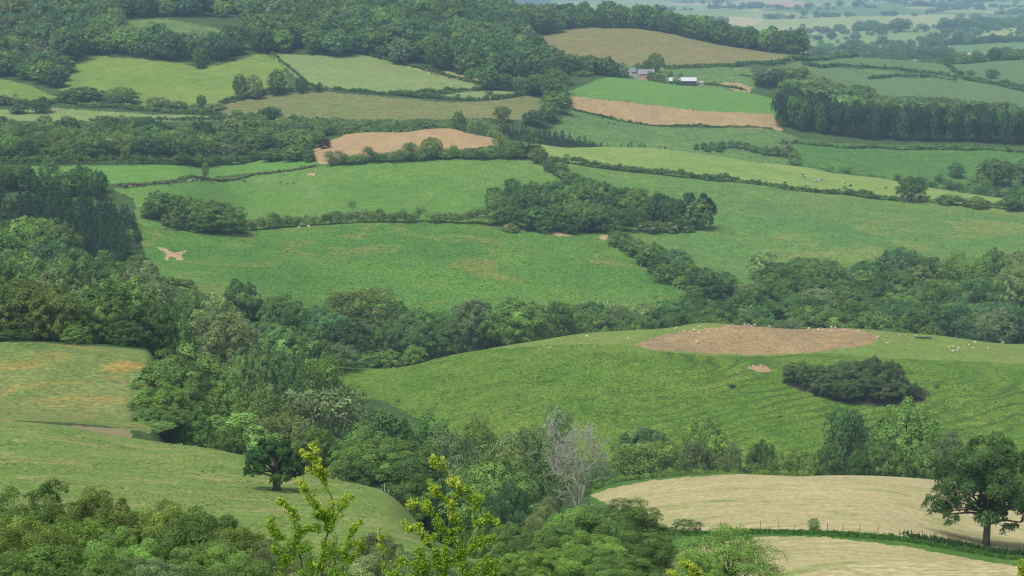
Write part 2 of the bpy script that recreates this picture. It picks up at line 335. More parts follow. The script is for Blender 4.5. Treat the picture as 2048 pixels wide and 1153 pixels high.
# (object name, material, label, nearest distance, farthest distance, outline in photograph pixels or None for everything between)
FIELDS = [
 ('meadow', 'near_meadow', 'grazed green hillside meadow with dry flecks below the lone oak', 0, 338, [(-600, 700), (0, 700), (900, 860), (1190, 1030), (1190, 1400), (-600, 1400)]),
 ('meadow', 'orange_meadow', 'meadow streaked orange and green at the left edge', 350, 424, [(-600, 500), (330, 640), (322, 700), (310, 780), (300, 880), (-600, 860)]),
 ('path', 'dry_track', 'pale worn track between the two left hand meadows', 330, 380, [(-600, 820), (0, 838), (60, 846), (150, 852), (262, 858), (262, 905), (180, 888), (90, 866), (0, 850), (-600, 830)]),
 ('hay_field', 'hay', 'cut pale straw field in front of the round oak', 235, 420, [(1180, 992), (1215, 978), (1300, 962), (1450, 949), (1600, 945), (1850, 954), (2600, 965), (2600, 1120), (2048, 1104), (1950, 1090), (1850, 1076), (1700, 1064), (1500, 1057), (1400, 1062), (1330, 1055), (1250, 1025)]),
 ('hay_field', 'hay', 'cut pale straw field at the bottom right corner', 150, 262, [(1300, 1260), (1345, 1110), (1420, 1086), (1520, 1074), (1650, 1075), (1800, 1092), (1950, 1120), (2060, 1138), (2600, 1160), (2600, 1260)]),
 ('meadow', 'bank', 'green grassy strip between the two straw fields', 160, 430, [(1180, 940), (2600, 940), (2600, 1260), (1180, 1260)]),
 ('ploughed_field', 'soil_patch', 'bare brown soil patch on the crest where sheep lie', 640, 745, [(1268, 690), (1300, 678), (1335, 668), (1385, 661), (1440, 655), (1480, 640), (1640, 640), (1700, 659), (1735, 664), (1757, 674), (1742, 690), (1690, 697), (1655, 701), (1600, 707), (1540, 709), (1480, 710), (1420, 708), (1370, 703), (1330, 700), (1295, 697)]),
 ('bare_earth', 'scar', 'small bare sandy scrape on the sheep hill slope', 560, 745, [(1492, 737), (1508, 731), (1522, 729), (1535, 733), (1541, 741), (1530, 745), (1512, 740)]),
 ('pasture', 'crest_grass', 'pale grazed grass along the crest of the sheep hill', 640, 760, [(980, 700), (1100, 690), (1270, 690), (1300, 702), (1420, 712), (1540, 713), (1660, 706), (1760, 716), (1900, 722), (2100, 730), (2600, 735), (2600, 600), (980, 600)]),
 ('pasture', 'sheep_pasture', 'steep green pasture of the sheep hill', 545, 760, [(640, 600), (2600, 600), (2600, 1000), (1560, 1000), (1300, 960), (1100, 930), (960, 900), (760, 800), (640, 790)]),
 ('bare_earth', 'chalk', 'pale forked scar of bare earth in the central meadow', 795, 1012, [(312, 495), (333, 499), (345, 506), (358, 505), (373, 500), (376, 502), (363, 509), (366, 521), (356, 521), (350, 514), (337, 515), (338, 524), (331, 517), (332, 509), (322, 501)]),
 ('bare_earth', 'chalk', 'small worn brown gateway beside the copse', 900, 1060, [(1085, 466), (1130, 464), (1165, 470), (1130, 473), (1100, 470)]),
 ('bare_earth', 'chalk', 'little brown mound beside the copse', 900, 1060, [(1195, 472), (1215, 470), (1222, 478), (1200, 478)]),
 ('meadow', 'mid_meadow', 'central sloping meadow below the hedge with dry bands', 780, 1035, [(262, 440), (300, 455), (420, 470), (500, 468), (620, 453), (850, 447), (985, 450), (1000, 440), (1225, 440), (1235, 474), (1300, 545), (1420, 598), (1420, 640), (560, 700), (400, 600), (300, 540), (285, 490)]),
 ('bare_earth', 'plough', 'small round bare patch in the upper meadow', 1050, 1200, [(612, 349), (622, 346), (632, 349), (628, 352), (616, 352)]),
 ('meadow', 'upper_meadow', 'bright green meadow above the hedge with brown cattle', 870, 1200, [(268, 445), (270, 400), (225, 378), (330, 370), (600, 342), (640, 331), (700, 326), (850, 320), (1062, 317), (1090, 338), (1135, 370), (1000, 390), (990, 452), (850, 446), (500, 466), (300, 455)]),
 ('crop_field', 'bright_crop', 'vivid green crop strip below the left woods', 1020, 1250, [(-600, 340), (0, 334), (200, 332), (410, 330), (512, 319), (580, 317), (636, 324), (636, 332), (580, 339), (410, 356), (240, 368), (-600, 372)]),
 ('ploughed_field', 'plough', 'pinkish bare ploughed field on the knoll', 1165, 1300, [(632, 328), (628, 292), (700, 268), (760, 258), (800, 254), (930, 246), (965, 256), (1012, 288), (900, 302), (700, 316), (656, 330)]),
 ('pasture', 'cow_pasture', 'pale green pasture with black and white cows', 1180, 1320, [(1010, 262), (1080, 268), (1200, 285), (1400, 303), (1600, 328), (1790, 355), (1950, 380), (2600, 420), (2600, 440), (2048, 421), (1900, 409), (1790, 399), (1500, 365), (1300, 345), (1110, 322), (1060, 300)]),
 ('meadow', 'right_meadow', 'wide green meadow right of the copse', 925, 1192, [(1085, 318), (1300, 346), (1500, 366), (1790, 400), (1900, 410), (2048, 422), (2600, 445), (2600, 640), (1380, 640), (1300, 520), (1225, 472), (1240, 435), (1130, 365)]),
 ('meadow', 'marsh_field', 'damp dark green meadow below the pine belt', 1345, 1545, [(1592, 278), (1700, 288), (2048, 296), (2600, 300), (2600, 420), (1900, 400), (1700, 352), (1596, 330)]),
 ('pasture', 'rough_pasture', 'rough pasture with dark scrub below the brown strip', 1345, 1510, [(1100, 262), (1145, 218), (1260, 247), (1340, 255), (1545, 258), (1595, 275), (1600, 335), (1400, 318), (1250, 300), (1100, 275)]),
 ('ploughed_field', 'brown_strip', 'long strip of bare brown soil under the green dome', 1478, 1580, [(1140, 193), (1260, 205), (1400, 222), (1545, 229), (1565, 262), (1400, 251), (1300, 252), (1145, 217)]),
 ('crop_field', 'bright_crop', 'smooth domed field of vivid green crop', 1500, 1720, [(1135, 184), (1200, 158), (1270, 148), (1350, 155), (1500, 182), (1680, 212), (1700, 240), (1545, 231), (1400, 222), (1260, 204), (1140, 193)]),
 ('ploughed_field', 'brown_strip', 'small brown corner plot by the farm pasture', 1740, 1905, [(1440, 164), (1480, 166), (1504, 176), (1500, 186), (1468, 181)]),
 ('pasture', 'rough_pasture', 'rough farm pasture with scattered sheep', 1740, 1907, [(1215, 130), (1500, 136), (1512, 165), (1500, 190), (1340, 175), (1215, 160)]),
 ('pasture', 'hill_field', 'brownish hill pasture below the ridge wood', 1880, 2240, [(1028, 76), (1100, 70), (1180, 50), (1250, 50), (1400, 74), (1560, 97), (1585, 120), (1490, 131), (1300, 134), (1120, 128), (1060, 95)]),
 ('meadow', 'yellow_meadow', 'yellow green sloping meadow under the hanging wood', 1440, 1665, [(160, 111), (188, 110), (236, 116), (308, 119), (359, 126), (396, 135), (444, 129), (530, 106), (567, 133), (576, 172), (526, 187), (478, 201), (410, 210), (284, 214), (239, 193), (118, 182), (137, 147)]),
 ('path', 'straw_lane', 'narrow pale straw strip beneath the wood edge', 1480, 1720, [(800, 125), (860, 136), (985, 162), (992, 172), (900, 156), (815, 134)]),
 ('pasture', 'pale_field', 'pale green sloping field beside the hanging wood', 1500, 1690, [(536, 104), (600, 110), (674, 114), (739, 111), (815, 134), (900, 158), (988, 176), (930, 183), (800, 188), (700, 182), (640, 178), (600, 162), (570, 134)]),
 ('pasture', 'pale_field', 'small pale field between two hedges', 1440, 1560, [(880, 193), (930, 184), (1065, 180), (1090, 182), (1000, 197), (900, 196)]),
 ('pasture', 'terraced_field', 'brownish pasture with faint terraces', 1405, 1520, [(438, 210), (500, 199), (560, 188), (640, 184), (760, 193), (900, 206), (1000, 200), (1088, 184), (1086, 215), (1040, 240), (960, 236), (900, 238), (700, 240), (560, 240), (470, 236), (438, 222)]),
 ('pasture', 'pale_field', 'dry pale strip field above the middle wood', 1385, 1470, [(-600, 222), (0, 221), (100, 216), (180, 221), (300, 229), (480, 234), (440, 242), (180, 248), (100, 243), (-600, 243)]),
 ('pasture', 'yellow_meadow', 'small green field at the left edge below the hanging wood', 1470, 1640, [(-600, 140), (0, 158), (50, 168), (120, 198), (60, 210), (-600, 212)]),
 ('meadow', 'clearing', 'small grassy clearing inside the hanging wood', 1640, 1960, [(245, 42), (330, 38), (390, 48), (480, 68), (505, 92), (430, 95), (300, 85), (282, 112), (262, 80)]),
 ('crop_field', 'blue_crop', 'blue green cereal fields on the right slope', 1780, 2440, [(1520, 142), (1580, 128), (1650, 112), (2600, 100), (2600, 320), (1900, 196), (1740, 190), (1540, 152)]),
 ('plain', 'plain', 'hazy patchwork plain beyond the ridge', 2380, 20000, None),
]
def inside(poly, x, y):
    x1, y1 = np.array(poly, float).T; x2, y2 = np.roll(x1, -1), np.roll(y1, -1)
    c = np.zeros(x.shape, bool)
    for a, b, d, e in zip(x1, y1, x2, y2):
        if b == e: continue
        m = (b > y) != (e > y)
        c ^= m & (x < (d - a) * (y - b) / (e - b) + a)
    return c
nr, nc = Z.shape
fY = .25 * (YY[:-1, :-1] + YY[1:, :-1] + YY[:-1, 1:] + YY[1:, 1:])
fX = .25 * (XX[:-1, :-1] + XX[1:, :-1] + XX[:-1, 1:] + XX[1:, 1:])
fZ = .25 * (Z[:-1, :-1] + Z[1:, :-1] + Z[:-1, 1:] + Z[1:, 1:])
fpx, fpy = px_of(fX / fY, fZ / fY)
# let field edges wander a little on the ground
fpx = fpx + 1.4 * waves(fX, fY, 14, 5, 21) + 1.5 * waves(fX, fY, 4.5, 6, 23); fpy = fpy + .5 * waves(fX, fY, 22, 5, 22) + .8 * waves(fX, fY, 5, 6, 24)
fid = np.full(fY.shape, -1, np.int16)
for k, (nm, mt, lab, y0, y1, poly) in enumerate(FIELDS):
    m = (fid < 0) & (fY >= y0) & (fY <= y1)
    if poly is not None:
        pa = np.array(poly, float)
        m &= (fpx >= pa[:, 0].min()) & (fpx <= pa[:, 0].max()) & (fpy >= pa[:, 1].min()) & (fpy <= pa[:, 1].max())
        idx = np.nonzero(m); ins = inside(poly, fpx[idx], fpy[idx])
        m[:] = False; m[idx[0][ins], idx[1][ins]] = True
    else:
        m &= fX / fY > .02
    fid[m] = k
allv = np.stack([XX, YY, Z], -1).reshape(-1, 3)
ii, jj = np.meshgrid(np.arange(nr - 1), np.arange(nc - 1), indexing='ij')
q_all = np.stack([ii * nc + jj, ii * nc + jj + 1, (ii + 1) * nc + jj + 1, (ii + 1) * nc + jj], -1)
for k in range(-1, len(FIELDS)):
    q = q_all[fid == k]
    if len(q) == 0:
        print('empty field', FIELDS[k][2]); continue
    used, inv = np.unique(q.ravel(), return_inverse=True)
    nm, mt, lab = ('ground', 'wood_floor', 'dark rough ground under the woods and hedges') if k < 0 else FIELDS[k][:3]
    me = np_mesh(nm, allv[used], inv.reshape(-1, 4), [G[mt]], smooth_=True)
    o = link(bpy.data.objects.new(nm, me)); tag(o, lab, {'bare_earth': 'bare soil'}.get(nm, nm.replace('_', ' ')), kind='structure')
del q_all
# ------------------------------------------------------------------ foliage
def leaf_mat(name, instancer=False, trans=.20, own=None):
    m, N, L = new_mat(name)
    o = N.new('ShaderNodeOutputMaterial')
    if own is not None:
        t = N.new('ShaderNodeRGB'); t.outputs[0].default_value = (*own, 1); tc = t.outputs[0]
    elif instancer:
        t = N.new('ShaderNodeAttribute'); t.attribute_type = 'INSTANCER'; t.attribute_name = 'tint'; tc = t.outputs['Color']
    else:
        t = N.new('ShaderNodeObjectInfo'); tc = t.outputs['Color']
    a = N.new('ShaderNodeAttribute'); a.attribute_type = 'GEOMETRY'; a.attribute_name = 'tone'
    vm = N.new('ShaderNodeVectorMath'); vm.operation = 'SCALE'; L.new(tc, vm.inputs[0]); L.new(a.outputs['Fac'], vm.inputs['Scale'])
    b = N.new('ShaderNodeBsdfPrincipled'); b.inputs['Roughness'].default_value = .6; b.inputs['Specular IOR Level'].default_value = .14
    L.new(vm.outputs[0], b.inputs['Base Color'])
    tr = N.new('ShaderNodeBsdfTranslucent'); hs = N.new('ShaderNodeHueSaturation'); hs.inputs['Hue'].default_value = .485; hs.inputs['Value'].default_value = 1.3
    L.new(vm.outputs[0], hs.inputs['Color']); L.new(hs.outputs[0], tr.inputs[0])
    mx = N.new('ShaderNodeMixShader'); mx.inputs[0].default_value = trans
    L.new(b.outputs[0], mx.inputs[1]); L.new(tr.outputs[0], mx.inputs[2]); L.new(mx.outputs[0], o.inputs[0])
    return m
LEAF, LEAF_I = leaf_mat('leaf'), leaf_mat('leaf_wood', True)
BARK = flat_mat('bark', (.085, .072, .055), .9, .35, 6)
BARK_PALE = flat_mat('bark_pale', (.30, .28, .25), .9, .3, 6)
BARK_DEAD = flat_mat('bark_dead', (.30, .31, .25), .9, .3, 4)

def unit(v): return v / np.maximum(np.linalg.norm(v, axis=-1, keepdims=True), 1e-9)
def rdir(r, n): return unit(r.normal(size=(n, 3)))
def leaves_at(r, p, nrm, size, asp=.62, bend=0.0):
    """rhombic leaf sprays at points p, facing nrm"""
    n = len(p)
    t = unit(np.cross(nrm, rdir(r, n))); bt = np.cross(nrm, t)
    s = (size * r.uniform(.65, 1.35, n))[:, None]
    v = np.stack([p - t * s, p - bt * s * asp + nrm * s * bend, p + t * s, p + bt * s * asp + nrm * s * bend], 1)
    return v.reshape(-1, 3)
def foliage(r, C, R, nq, leaf, sub=7, low=-.55, droop=0.0, jit=.36, fill=.10, tone_sd=.17, deep=.76):
    """leaf sprays over sub-clumps that sit on the lobes (C centres, R radii)"""
    C = np.asarray(C, float); R = np.asarray(R, float); cen = C.mean(0)
    d = rdir(r, len(C) * sub).reshape(len(C), sub, 3)
    d[..., 2] = np.where(d[..., 2] < low, -d[..., 2], d[..., 2])
    SC = (C[:, None] + R[:, None, None] * .72 * d).reshape(-1, 3)
    SR = (R[:, None] * r.uniform(.34, .58, (len(C), sub))).ravel()
    ltone = np.repeat(np.exp(r.normal(0, tone_sd * .6, len(C))), sub)
    stone = ltone * np.exp(r.normal(0, tone_sd, len(SC)))
    out_p, out_n, out_t = [], [], []; got = 0
    w = SR ** 2; w /= w.sum()
    while got < nq:
        m = int((nq - got) * 1.8) + 64
        k = r.choice(len(SC), m, p=w)
        dd = rdir(r, m); dd[:, 2] = np.where((dd[:, 2] < low) & (r.random(m) < .8), -dd[:, 2], dd[:, 2])
        p = SC[k] + dd * (SR[k] * r.uniform(.72, 1.06, m))[:, None]
        dl = np.linalg.norm(p[:, None] - C[None], axis=2) / R[None]
        keep = (dl.min(1) > deep) | (r.random(m) < fill)
        p, dd, kk = p[keep], dd[keep], k[keep]
        nrm = unit(dd * .75 + unit(p - cen) * .35 + np.array([0, 0, .28]) + rdir(r, len(p)) * jit)
        out_p.append(p); out_n.append(nrm); out_t.append(stone[kk] * np.exp(r.normal(0, .12, len(p)))); got += len(p)
    p, n_, t = np.concatenate(out_p)[:nq], np.concatenate(out_n)[:nq], np.concatenate(out_t)[:nq]
    v = leaves_at(r, p, n_, leaf)
    return v, np.arange(4 * nq).reshape(-1, 4), t

def lobes_round(r, n, z0, z1, wide=.5, spread=.78, rad=(.17, .28), flat=1.0, lean=.0):
    """lobe centres filling an egg between heights z0 and z1, half-width wide"""
    cz, hz = (z0 + z1) / 2, (z1 - z0) / 2
    d = rdir(r, n * 3)
    # spread evenly: greedy farthest choice
    pick = [0]
    for _ in range(n - 1):
        dist = np.min(np.linalg.norm(d[:, None] - d[pick][None], axis=2), axis=1); pick.append(int(dist.argmax()))
    d = d[pick]
    R = r.uniform(*rad, n) * wide * 2
    q = r.uniform(spread - .16, spread + .04, n)[:, None]
    ax = np.array([wide, wide, hz])
    C = d * (ax - R[:, None] * .6) * q / spread
    C[:, 2] += cz
    C[:, 0] += lean * (C[:, 2] - cz) + r.normal(0, .02, n)
    C = np.vstack([C, [[0, 0, cz], [0, 0, cz + hz * .3]]]); R = np.append(R, [min(wide, hz) * .62, min(wide, hz) * .55])
    return C, R
def trunk_mb(r, C, R, z_split, rad, limbs=6, fine=0):
    mb = MB()
    sway = r.normal(0, .015, (4, 2))
    pts = [(0, 0, -.03), (sway[0, 0] * .3, sway[0, 1] * .3, z_split * .35), (sway[1, 0], sway[1, 1], z_split), (sway[2, 0], sway[2, 1], z_split + (1 - z_split) * .45), (sway[3, 0], sway[3, 1], .86)]
    mb.tube(pts, [rad * 1.45, rad * 1.0, rad * .85, rad * .45, rad * .12], 8)
    order = r.permutation(len(C))[:limbs]
    for k in order:
        b = np.array(pts[2]) * (1 - (t := r.uniform(0, .6))) + np.array(pts[3]) * t
        e = C[k]; mid = b * .5 + e * .5 + np.array([0, 0, -.04 + .05 * r.random()])
        q = rad * r.uniform(.32, .55)
        mb.tube([b, mid, e], [q, q * .7, q * .25], 6)
        for _ in range(fine):
            e2 = e + rdir(r, 1)[0] * R[k] * .95; mb.tube([mid * .4 + e * .6, (mid + e2) / 2 * .4 + e2 * .0 + (e * .6), e2], [q * .4, q * .28, q * .08], 4, cap=False)
    return mb

PROTO = {}
PW = {}           # width of each prototype in its own frame
def make_proto(key, seed, nq, leaf, form):
    r = np.random.default_rng(seed)
    limbs, split, trad, fine, kw, z0 = 6, .3, .026, 0, {}, .2
    if form == 'round': C, R = lobes_round(r, 48, (.0 if 'A' not in key else .08), 1.0, rad=(.10, .175), spread=.86)
    elif form == 'broad': C, R = lobes_round(r, 26, .24, 1.0, rad=(.13, .24)); limbs, split = 9, .26; trad = .032
    elif form == 'tall': C, R = lobes_round(r, 46, .0, 1.0, rad=(.10, .18), spread=.85); split = .35
    elif form == 'wispy':
        C, R = lobes_round(r, 30, .06, 1.0, rad=(.12, .22), spread=.82); limbs, fine, split = 16, 4, .2; kw = dict(fill=.35, deep=.5, jit=.9)
        C, R = C[:-2], R[:-2]
    elif form == 'bush': C, R = lobes_round(r, 44, -.2, 1.0, rad=(.10, .18), spread=.85); split = .15; trad = .014
    elif form == 'shaggy': C, R = lobes_round(r, 34, -.1, 1.0, rad=(.09, .2), spread=.82); split = .15; trad = .012; kw = dict(jit=.85, fill=.22, tone_sd=.2)
    v, q, t = foliage(r, C, R, nq, leaf, **kw)
    tb = trunk_mb(r, C, R, split, trad, limbs, fine)
    store_proto(key, v, q, t, tb)
def store_proto(key, v, q, t, tb, bark=None):
    # normalise to width 1, height 1, standing on z = 0
    w = (np.percentile(v[:, 0], 99.5) - np.percentile(v[:, 0], .5) + np.percentile(v[:, 1], 99.5) - np.percentile(v[:, 1], .5)) / 2
    h = np.percentile(v[:, 2], 99.8)
    v = v / np.array([w, w, h])
    tb.v = [(a / w, b / w, c / h) for a, b, c in tb.v]
    crown = np_mesh('crown', v, q, [LEAF], attr=t)
    trunk = tb.mesh('trunk', bark or BARK, True)
    PROTO[key] = (crown, trunk)
FORMS = {'round': 4, 'broad': 2, 'tall': 3, 'wispy': 3, 'bush': 3}
for f, n in FORMS.items():
    for k in range(n):
        make_proto((f, 'C', k), 100 + 17 * k + len(f), 4200, .027, f)
        make_proto((f, 'B', k), 300 + 17 * k + len(f), 15000 if f != 'wispy' else 11000, .0145, f)
for k in range(2):
    make_proto(('round', 'A', k), 501 + k, 30000, .0105, 'round')
    make_proto(('wispy', 'A', k), 511 + k, 26000, .0088, 'wispy')
    make_proto(('bush', 'A', k), 521 + k, 34000, .0098, 'bush')
for k in range(4):
    make_proto(('shaggy', 'A', k), 541 + k, 60000, .0078, 'shaggy')
make_proto(('broad', 'A', 0), 531, 42000, .0085, 'broad'); make_proto(('broad', 'A', 1), 532, 42000, .0085, 'broad')

def make_conifer(key, seed, tiers, per, leaf, pine=False):
    r = np.random.default_rng(seed); P, D, T = [], [], []
    tb = MB(); tb.tube([(0, 0, -.02), (0, 0, .5), (0, 0, .985)], [.022, .014, .003], 7)
    if not pine:
        for i in range(tiers):
            f = (i + r.uniform(0, .6)) / tiers; z = .06 + .93 * f; rad = .5 * (1 - f) ** .8 * r.uniform(.82, 1.1) + .012
            nb = max(5, int(10 * (1 - f) + 5)); tone = math.exp(r.normal(0, .12))
            for b in range(nb):
                a = r.uniform(0, 2 * pi); n = max(4, int(per * (1 - f * .7))); s = np.sqrt(r.random(n)) * rad * r.uniform(.75, 1.1)
                spread = s * .28
                aa = a + r.normal(0, 1, n) * .16
                P.append(np.stack([np.cos(aa) * s, np.sin(aa) * s, z - s * .33 + r.normal(0, .012, n) - spread * .1], 1))
                D.append(np.stack([np.cos(aa) * .35, np.sin(aa) * .35, np.full(n, .95)], 1) + r.normal(0, .38, (n, 3)))
                T.append(tone * np.exp(r.normal(0, .22, n)))
    else:
        C, R = lobes_round(r, 16, .36, 1.0, rad=(.13, .24)); C, R = C[:-1], R[:-1]
        extra = [[r.normal(0, .12), r.normal(0, .12), z] for z in (.22, .28, .33)]
        C = np.vstack([C, extra]); R = np.append(R, [.16, .2, .22])
        for k in r.permutation(len(C))[:9]:
            tb.tube([(0, 0, C[k][2] - .06), C[k]], [.008, .003], 5)
        v, q, t = foliage(r, C, R, tiers * per, leaf, jit=.7, tone_sd=.2); store_proto(key, v, q, t, tb); return
    P, D, T = np.concatenate(P), unit(np.concatenate(D)), np.concatenate(T)
    v = leaves_at(r, P, D, leaf, .5); store_proto(key, v, np.arange(len(v)).reshape(-1, 4), T, tb)
for k in range(3):
    make_conifer(('spruce', 'B', k), 700 + k, 26, 22, .024); make_conifer(('spruce', 'C', k), 710 + k, 17, 9, .042)
    make_conifer(('pine', 'B', k), 720 + k, 80, 90, .02, True); make_conifer(('pine', 'C', k), 720 + k, 40, 80, .029, True)
FORMS.update(spruce=3, pine=3, shaggy=4)

TINT = {'mid': (.096, .186, .044), 'dark': (.060, .136, .034), 'bright': (.112, .215, .042), 'pale': (.138, .212, .070), 'grey': (.122, .188, .080), 'olive': (.112, .182, .040),
        'blue': (.066, .154, .056), 'yellow': (.26, .29, .045), 'conifer': (.036, .088, .032), 'pine': (.036, .084, .032), 'copper': (.036, .022, .030), 'gorse': (.088, .138, .046), 'lime': (.130, .240, .046)}
for k_ in ('mid', 'dark', 'bright', 'pale', 'grey', 'olive', 'blue'): TINT[k_] = tuple(v * f for v, f in zip(TINT[k_], (1.2, 1.13, 1.05)))
TONE_WORD = {'mid': 'mid green', 'dark': 'dark green', 'bright': 'bright green', 'pale': 'pale green', 'grey': 'grey green', 'olive': 'olive green', 'blue': 'bluish green', 'yellow': 'yellow green',
             'conifer': 'dark', 'pine': 'dark', 'copper': 'purple', 'gorse': 'dark', 'lime': 'fresh light green'}
# ------------------------------------------------------------------ every tree and shrub: where it stands, how big it is
TREES = []
def put(px, top, wpx, Y, form, tint, place=None, label=None, hmax=None):
    x, y, z = at(px, Y, top)
    h = float(slope_of(top)) * Y - z
    if hmax: h = min(h, hmax)
    if h < .8: print('low', px, top, Y, round(h, 1)); h = .8
    if h > 30: print('high', px, top, Y, round(h, 1)); h = 30
    TREES.append(dict(x=x, y=y, z=z, w=wpx * Y / FPX, h=h, form=form, tint=tint, wood=place, label=label, hand=True))
def P(place, rows):
    for a in rows: put(*a[:6], place=place, label=a[6] if len(a) > 6 else None)

# behind the sheep hill, from the rear row forward
P('sheep_hill_wood', [
 (1525, 498, 62, 945, 'tall', 'pale', 'tall narrow pale green tree at the meadow edge behind the sheep hill'), (1560, 524, 80, 938, 'round', 'dark'), (1603, 514, 64, 942, 'round', 'mid'), (1647, 518, 76, 940, 'round', 'grey'), (1700, 536, 80, 935, 'round', 'dark'), (1735, 521, 66, 940, 'tall', 'dark'),
 (1800, 496, 104, 945, 'round', 'blue', 'tallest broad bluish green tree above the wood behind the sheep hill'), (1855, 514, 66, 940, 'tall', 'dark'), (1888, 522, 56, 938, 'wispy', 'olive'), (1932, 500, 100, 930, 'wispy', 'bright', 'bright open crowned tree with bare pale limbs showing below'), (1992, 498, 66, 945, 'round', 'dark'), (2040, 498, 66, 940, 'tall', 'pale'), (2100, 500, 80, 940, 'round', 'mid'),
 (1590, 553, 116, 880, 'round', 'mid'), (1530, 560, 72, 890, 'round', 'dark'), (1628, 578, 96, 868, 'wispy', 'grey'), (1684, 574, 86, 875, 'round', 'mid'), (1745, 556, 96, 880, 'tall', 'dark'), (1795, 585, 96, 872, 'round', 'bright'), (1840, 575, 74, 878, 'round', 'mid'), (1878, 558, 74, 885, 'wispy', 'bright'), (1908, 590, 66, 870, 'round', 'dark'), (1962, 556, 98, 870, 'tall', 'dark'), (2022, 530, 78, 885, 'tall', 'pale'), (2075, 560, 90, 880, 'round', 'mid'),
 (1130, 604, 78, 800, 'round', 'mid'), (1182, 600, 78, 812, 'round', 'dark'), (1232, 608, 66, 806, 'wispy', 'grey'), (1290, 604, 66, 812, 'round', 'pale'), (1335, 598, 76, 822, 'round', 'dark'), (1385, 588, 90, 826, 'round', 'dark'), (1440, 600, 76, 812, 'round', 'mid'), (1500, 574, 76, 832, 'round', 'mid'), (1560, 600, 120, 800, 'round', 'dark'), (1490, 625, 60, 790, 'round', 'mid'), (1642, 622, 78, 795, 'wispy', 'grey'), (1700, 600, 122, 805, 'round', 'mid'), (1762, 618, 104, 800, 'round', 'dark'), (1862, 600, 96, 808, 'round', 'mid'), (1915, 603, 88, 806, 'wispy', 'blue', 'rounded bluish green tree behind the cattle rail on the sheep hill'), (1958, 630, 60, 806, 'wispy', 'grey'), (1995, 616, 84, 812, 'round', 'grey'), (2040, 612, 70, 815, 'round', 'dark'), (2110, 600, 100, 815, 'round', 'dark'),
 (1245, 648, 34, 765, 'bush', 'bright'), (1272, 643, 36, 770, 'bush', 'bright'), (1300, 636, 46, 775, 'bush', 'mid'), (1210, 654, 34, 762, 'bush', 'bright'), (1180, 656, 40, 760, 'bush', 'mid'), (1150, 650, 46, 768, 'bush', 'pale'), (1330, 640, 40, 772, 'bush', 'pale'), (1800, 655, 70, 780, 'bush', 'mid'), (1720, 662, 46, 775, 'bush', 'olive'), (1860, 650, 50, 785, 'bush', 'bright'),
 (722, 578, 150, 800, 'wispy', 'olive', 'wide thin topped tree standing up against the central meadow'), (790, 602, 70, 790, 'round', 'mid'), (872, 640, 112, 716, 'round', 'dark', 'dark dense round tree at the crest edge of the sheep hill'), (942, 598, 96, 738, 'tall', 'grey', 'tall grey green tree between the two dark round crest trees'), (1036, 600, 146, 726, 'round', 'bright', 'largest full round green tree behind the sheep hill crest'), (884, 622, 54, 770, 'round', 'dark'), (1118, 602, 70, 760, 'tall', 'mid'), (1085, 640, 60, 745, 'bush', 'mid'), (985, 640, 60, 745, 'round', 'mid'), (830, 690, 50, 700, 'bush', 'bright')])
# the steep valley in the middle
P('valley_wood', [
 (388, 694, 190, 440, 'round', 'mid', 'huge domed tree at the corner of the orange streaked meadow'), (332, 704, 150, 428, 'round', 'mid'), (318, 752, 120, 404, 'round', 'mid'), (334, 716, 160, 396, 'round', 'mid'), (322, 770, 130, 380, 'round', 'bright'), (316, 812, 120, 370, 'round', 'mid'), (305, 850, 90, 360, 'bush', 'mid'), (442, 766, 140, 408, 'round', 'bright'), (300, 830, 90, 385, 'bush', 'dark'), (390, 820, 110, 375, 'bush', 'dark'), (370, 790, 110, 392, 'round', 'mid'), (520, 766, 140, 412, 'wispy', 'olive', 'olive tree with its dark limbs showing above the lone oak'), (455, 850, 90, 368, 'bush', 'bright'), (640, 776, 210, 432, 'wispy', 'grey', 'spreading grey green willow like tree in the valley'), (560, 830, 120, 385, 'wispy', 'pale'), (630, 850, 110, 372, 'round', 'bright'),
 (765, 818, 170, 398, 'round', 'dark', 'broad dark green crown above the end of the meadow fence'), (852, 828, 150, 408, 'round', 'dark'), (905, 860, 120, 382, 'wispy', 'grey'), (1000, 868, 130, 400, 'wispy', 'pale'), (1062, 858, 120, 420, 'wispy', 'pale'), (700, 870, 90, 368, 'round', 'dark'), (720, 905, 80, 345, 'bush', 'dark'), (950, 830, 90, 450, 'wispy', 'olive'),
 (1110, 816, 90, 455, 'wispy', 'grey', 'grey green thin crown just behind the dead tree'), (640, 698, 104, 530, 'wispy', 'bright', 'bright tree with bare stems at the foot of the sheep hill'), (562, 648, 120, 640, 'round', 'mid'), (432, 586, 110, 655, 'round', 'pale'), (436, 628, 170, 610, 'round', 'pale', 'broad pale domed tree in the middle of the valley wood'), (565, 590, 110, 715, 'round', 'dark'), (620, 650, 96, 640, 'round', 'mid'), (690, 638, 116, 722, 'round', 'dark'), (762, 648, 96, 742, 'round', 'mid'), (728, 700, 84, 716, 'round', 'mid'), (598, 704, 90, 560, 'round', 'dark'), (530, 690, 110, 580, 'round', 'mid'), (484, 700, 90, 560, 'round', 'mid'), (500, 640, 100, 640, 'round', 'grey'), (672, 690, 90, 690, 'wispy', 'grey'), (776, 700, 64, 716, 'bush', 'mid'), (640, 610, 90, 760, 'round', 'mid'), (480, 560, 90, 720, 'round', 'dark')])
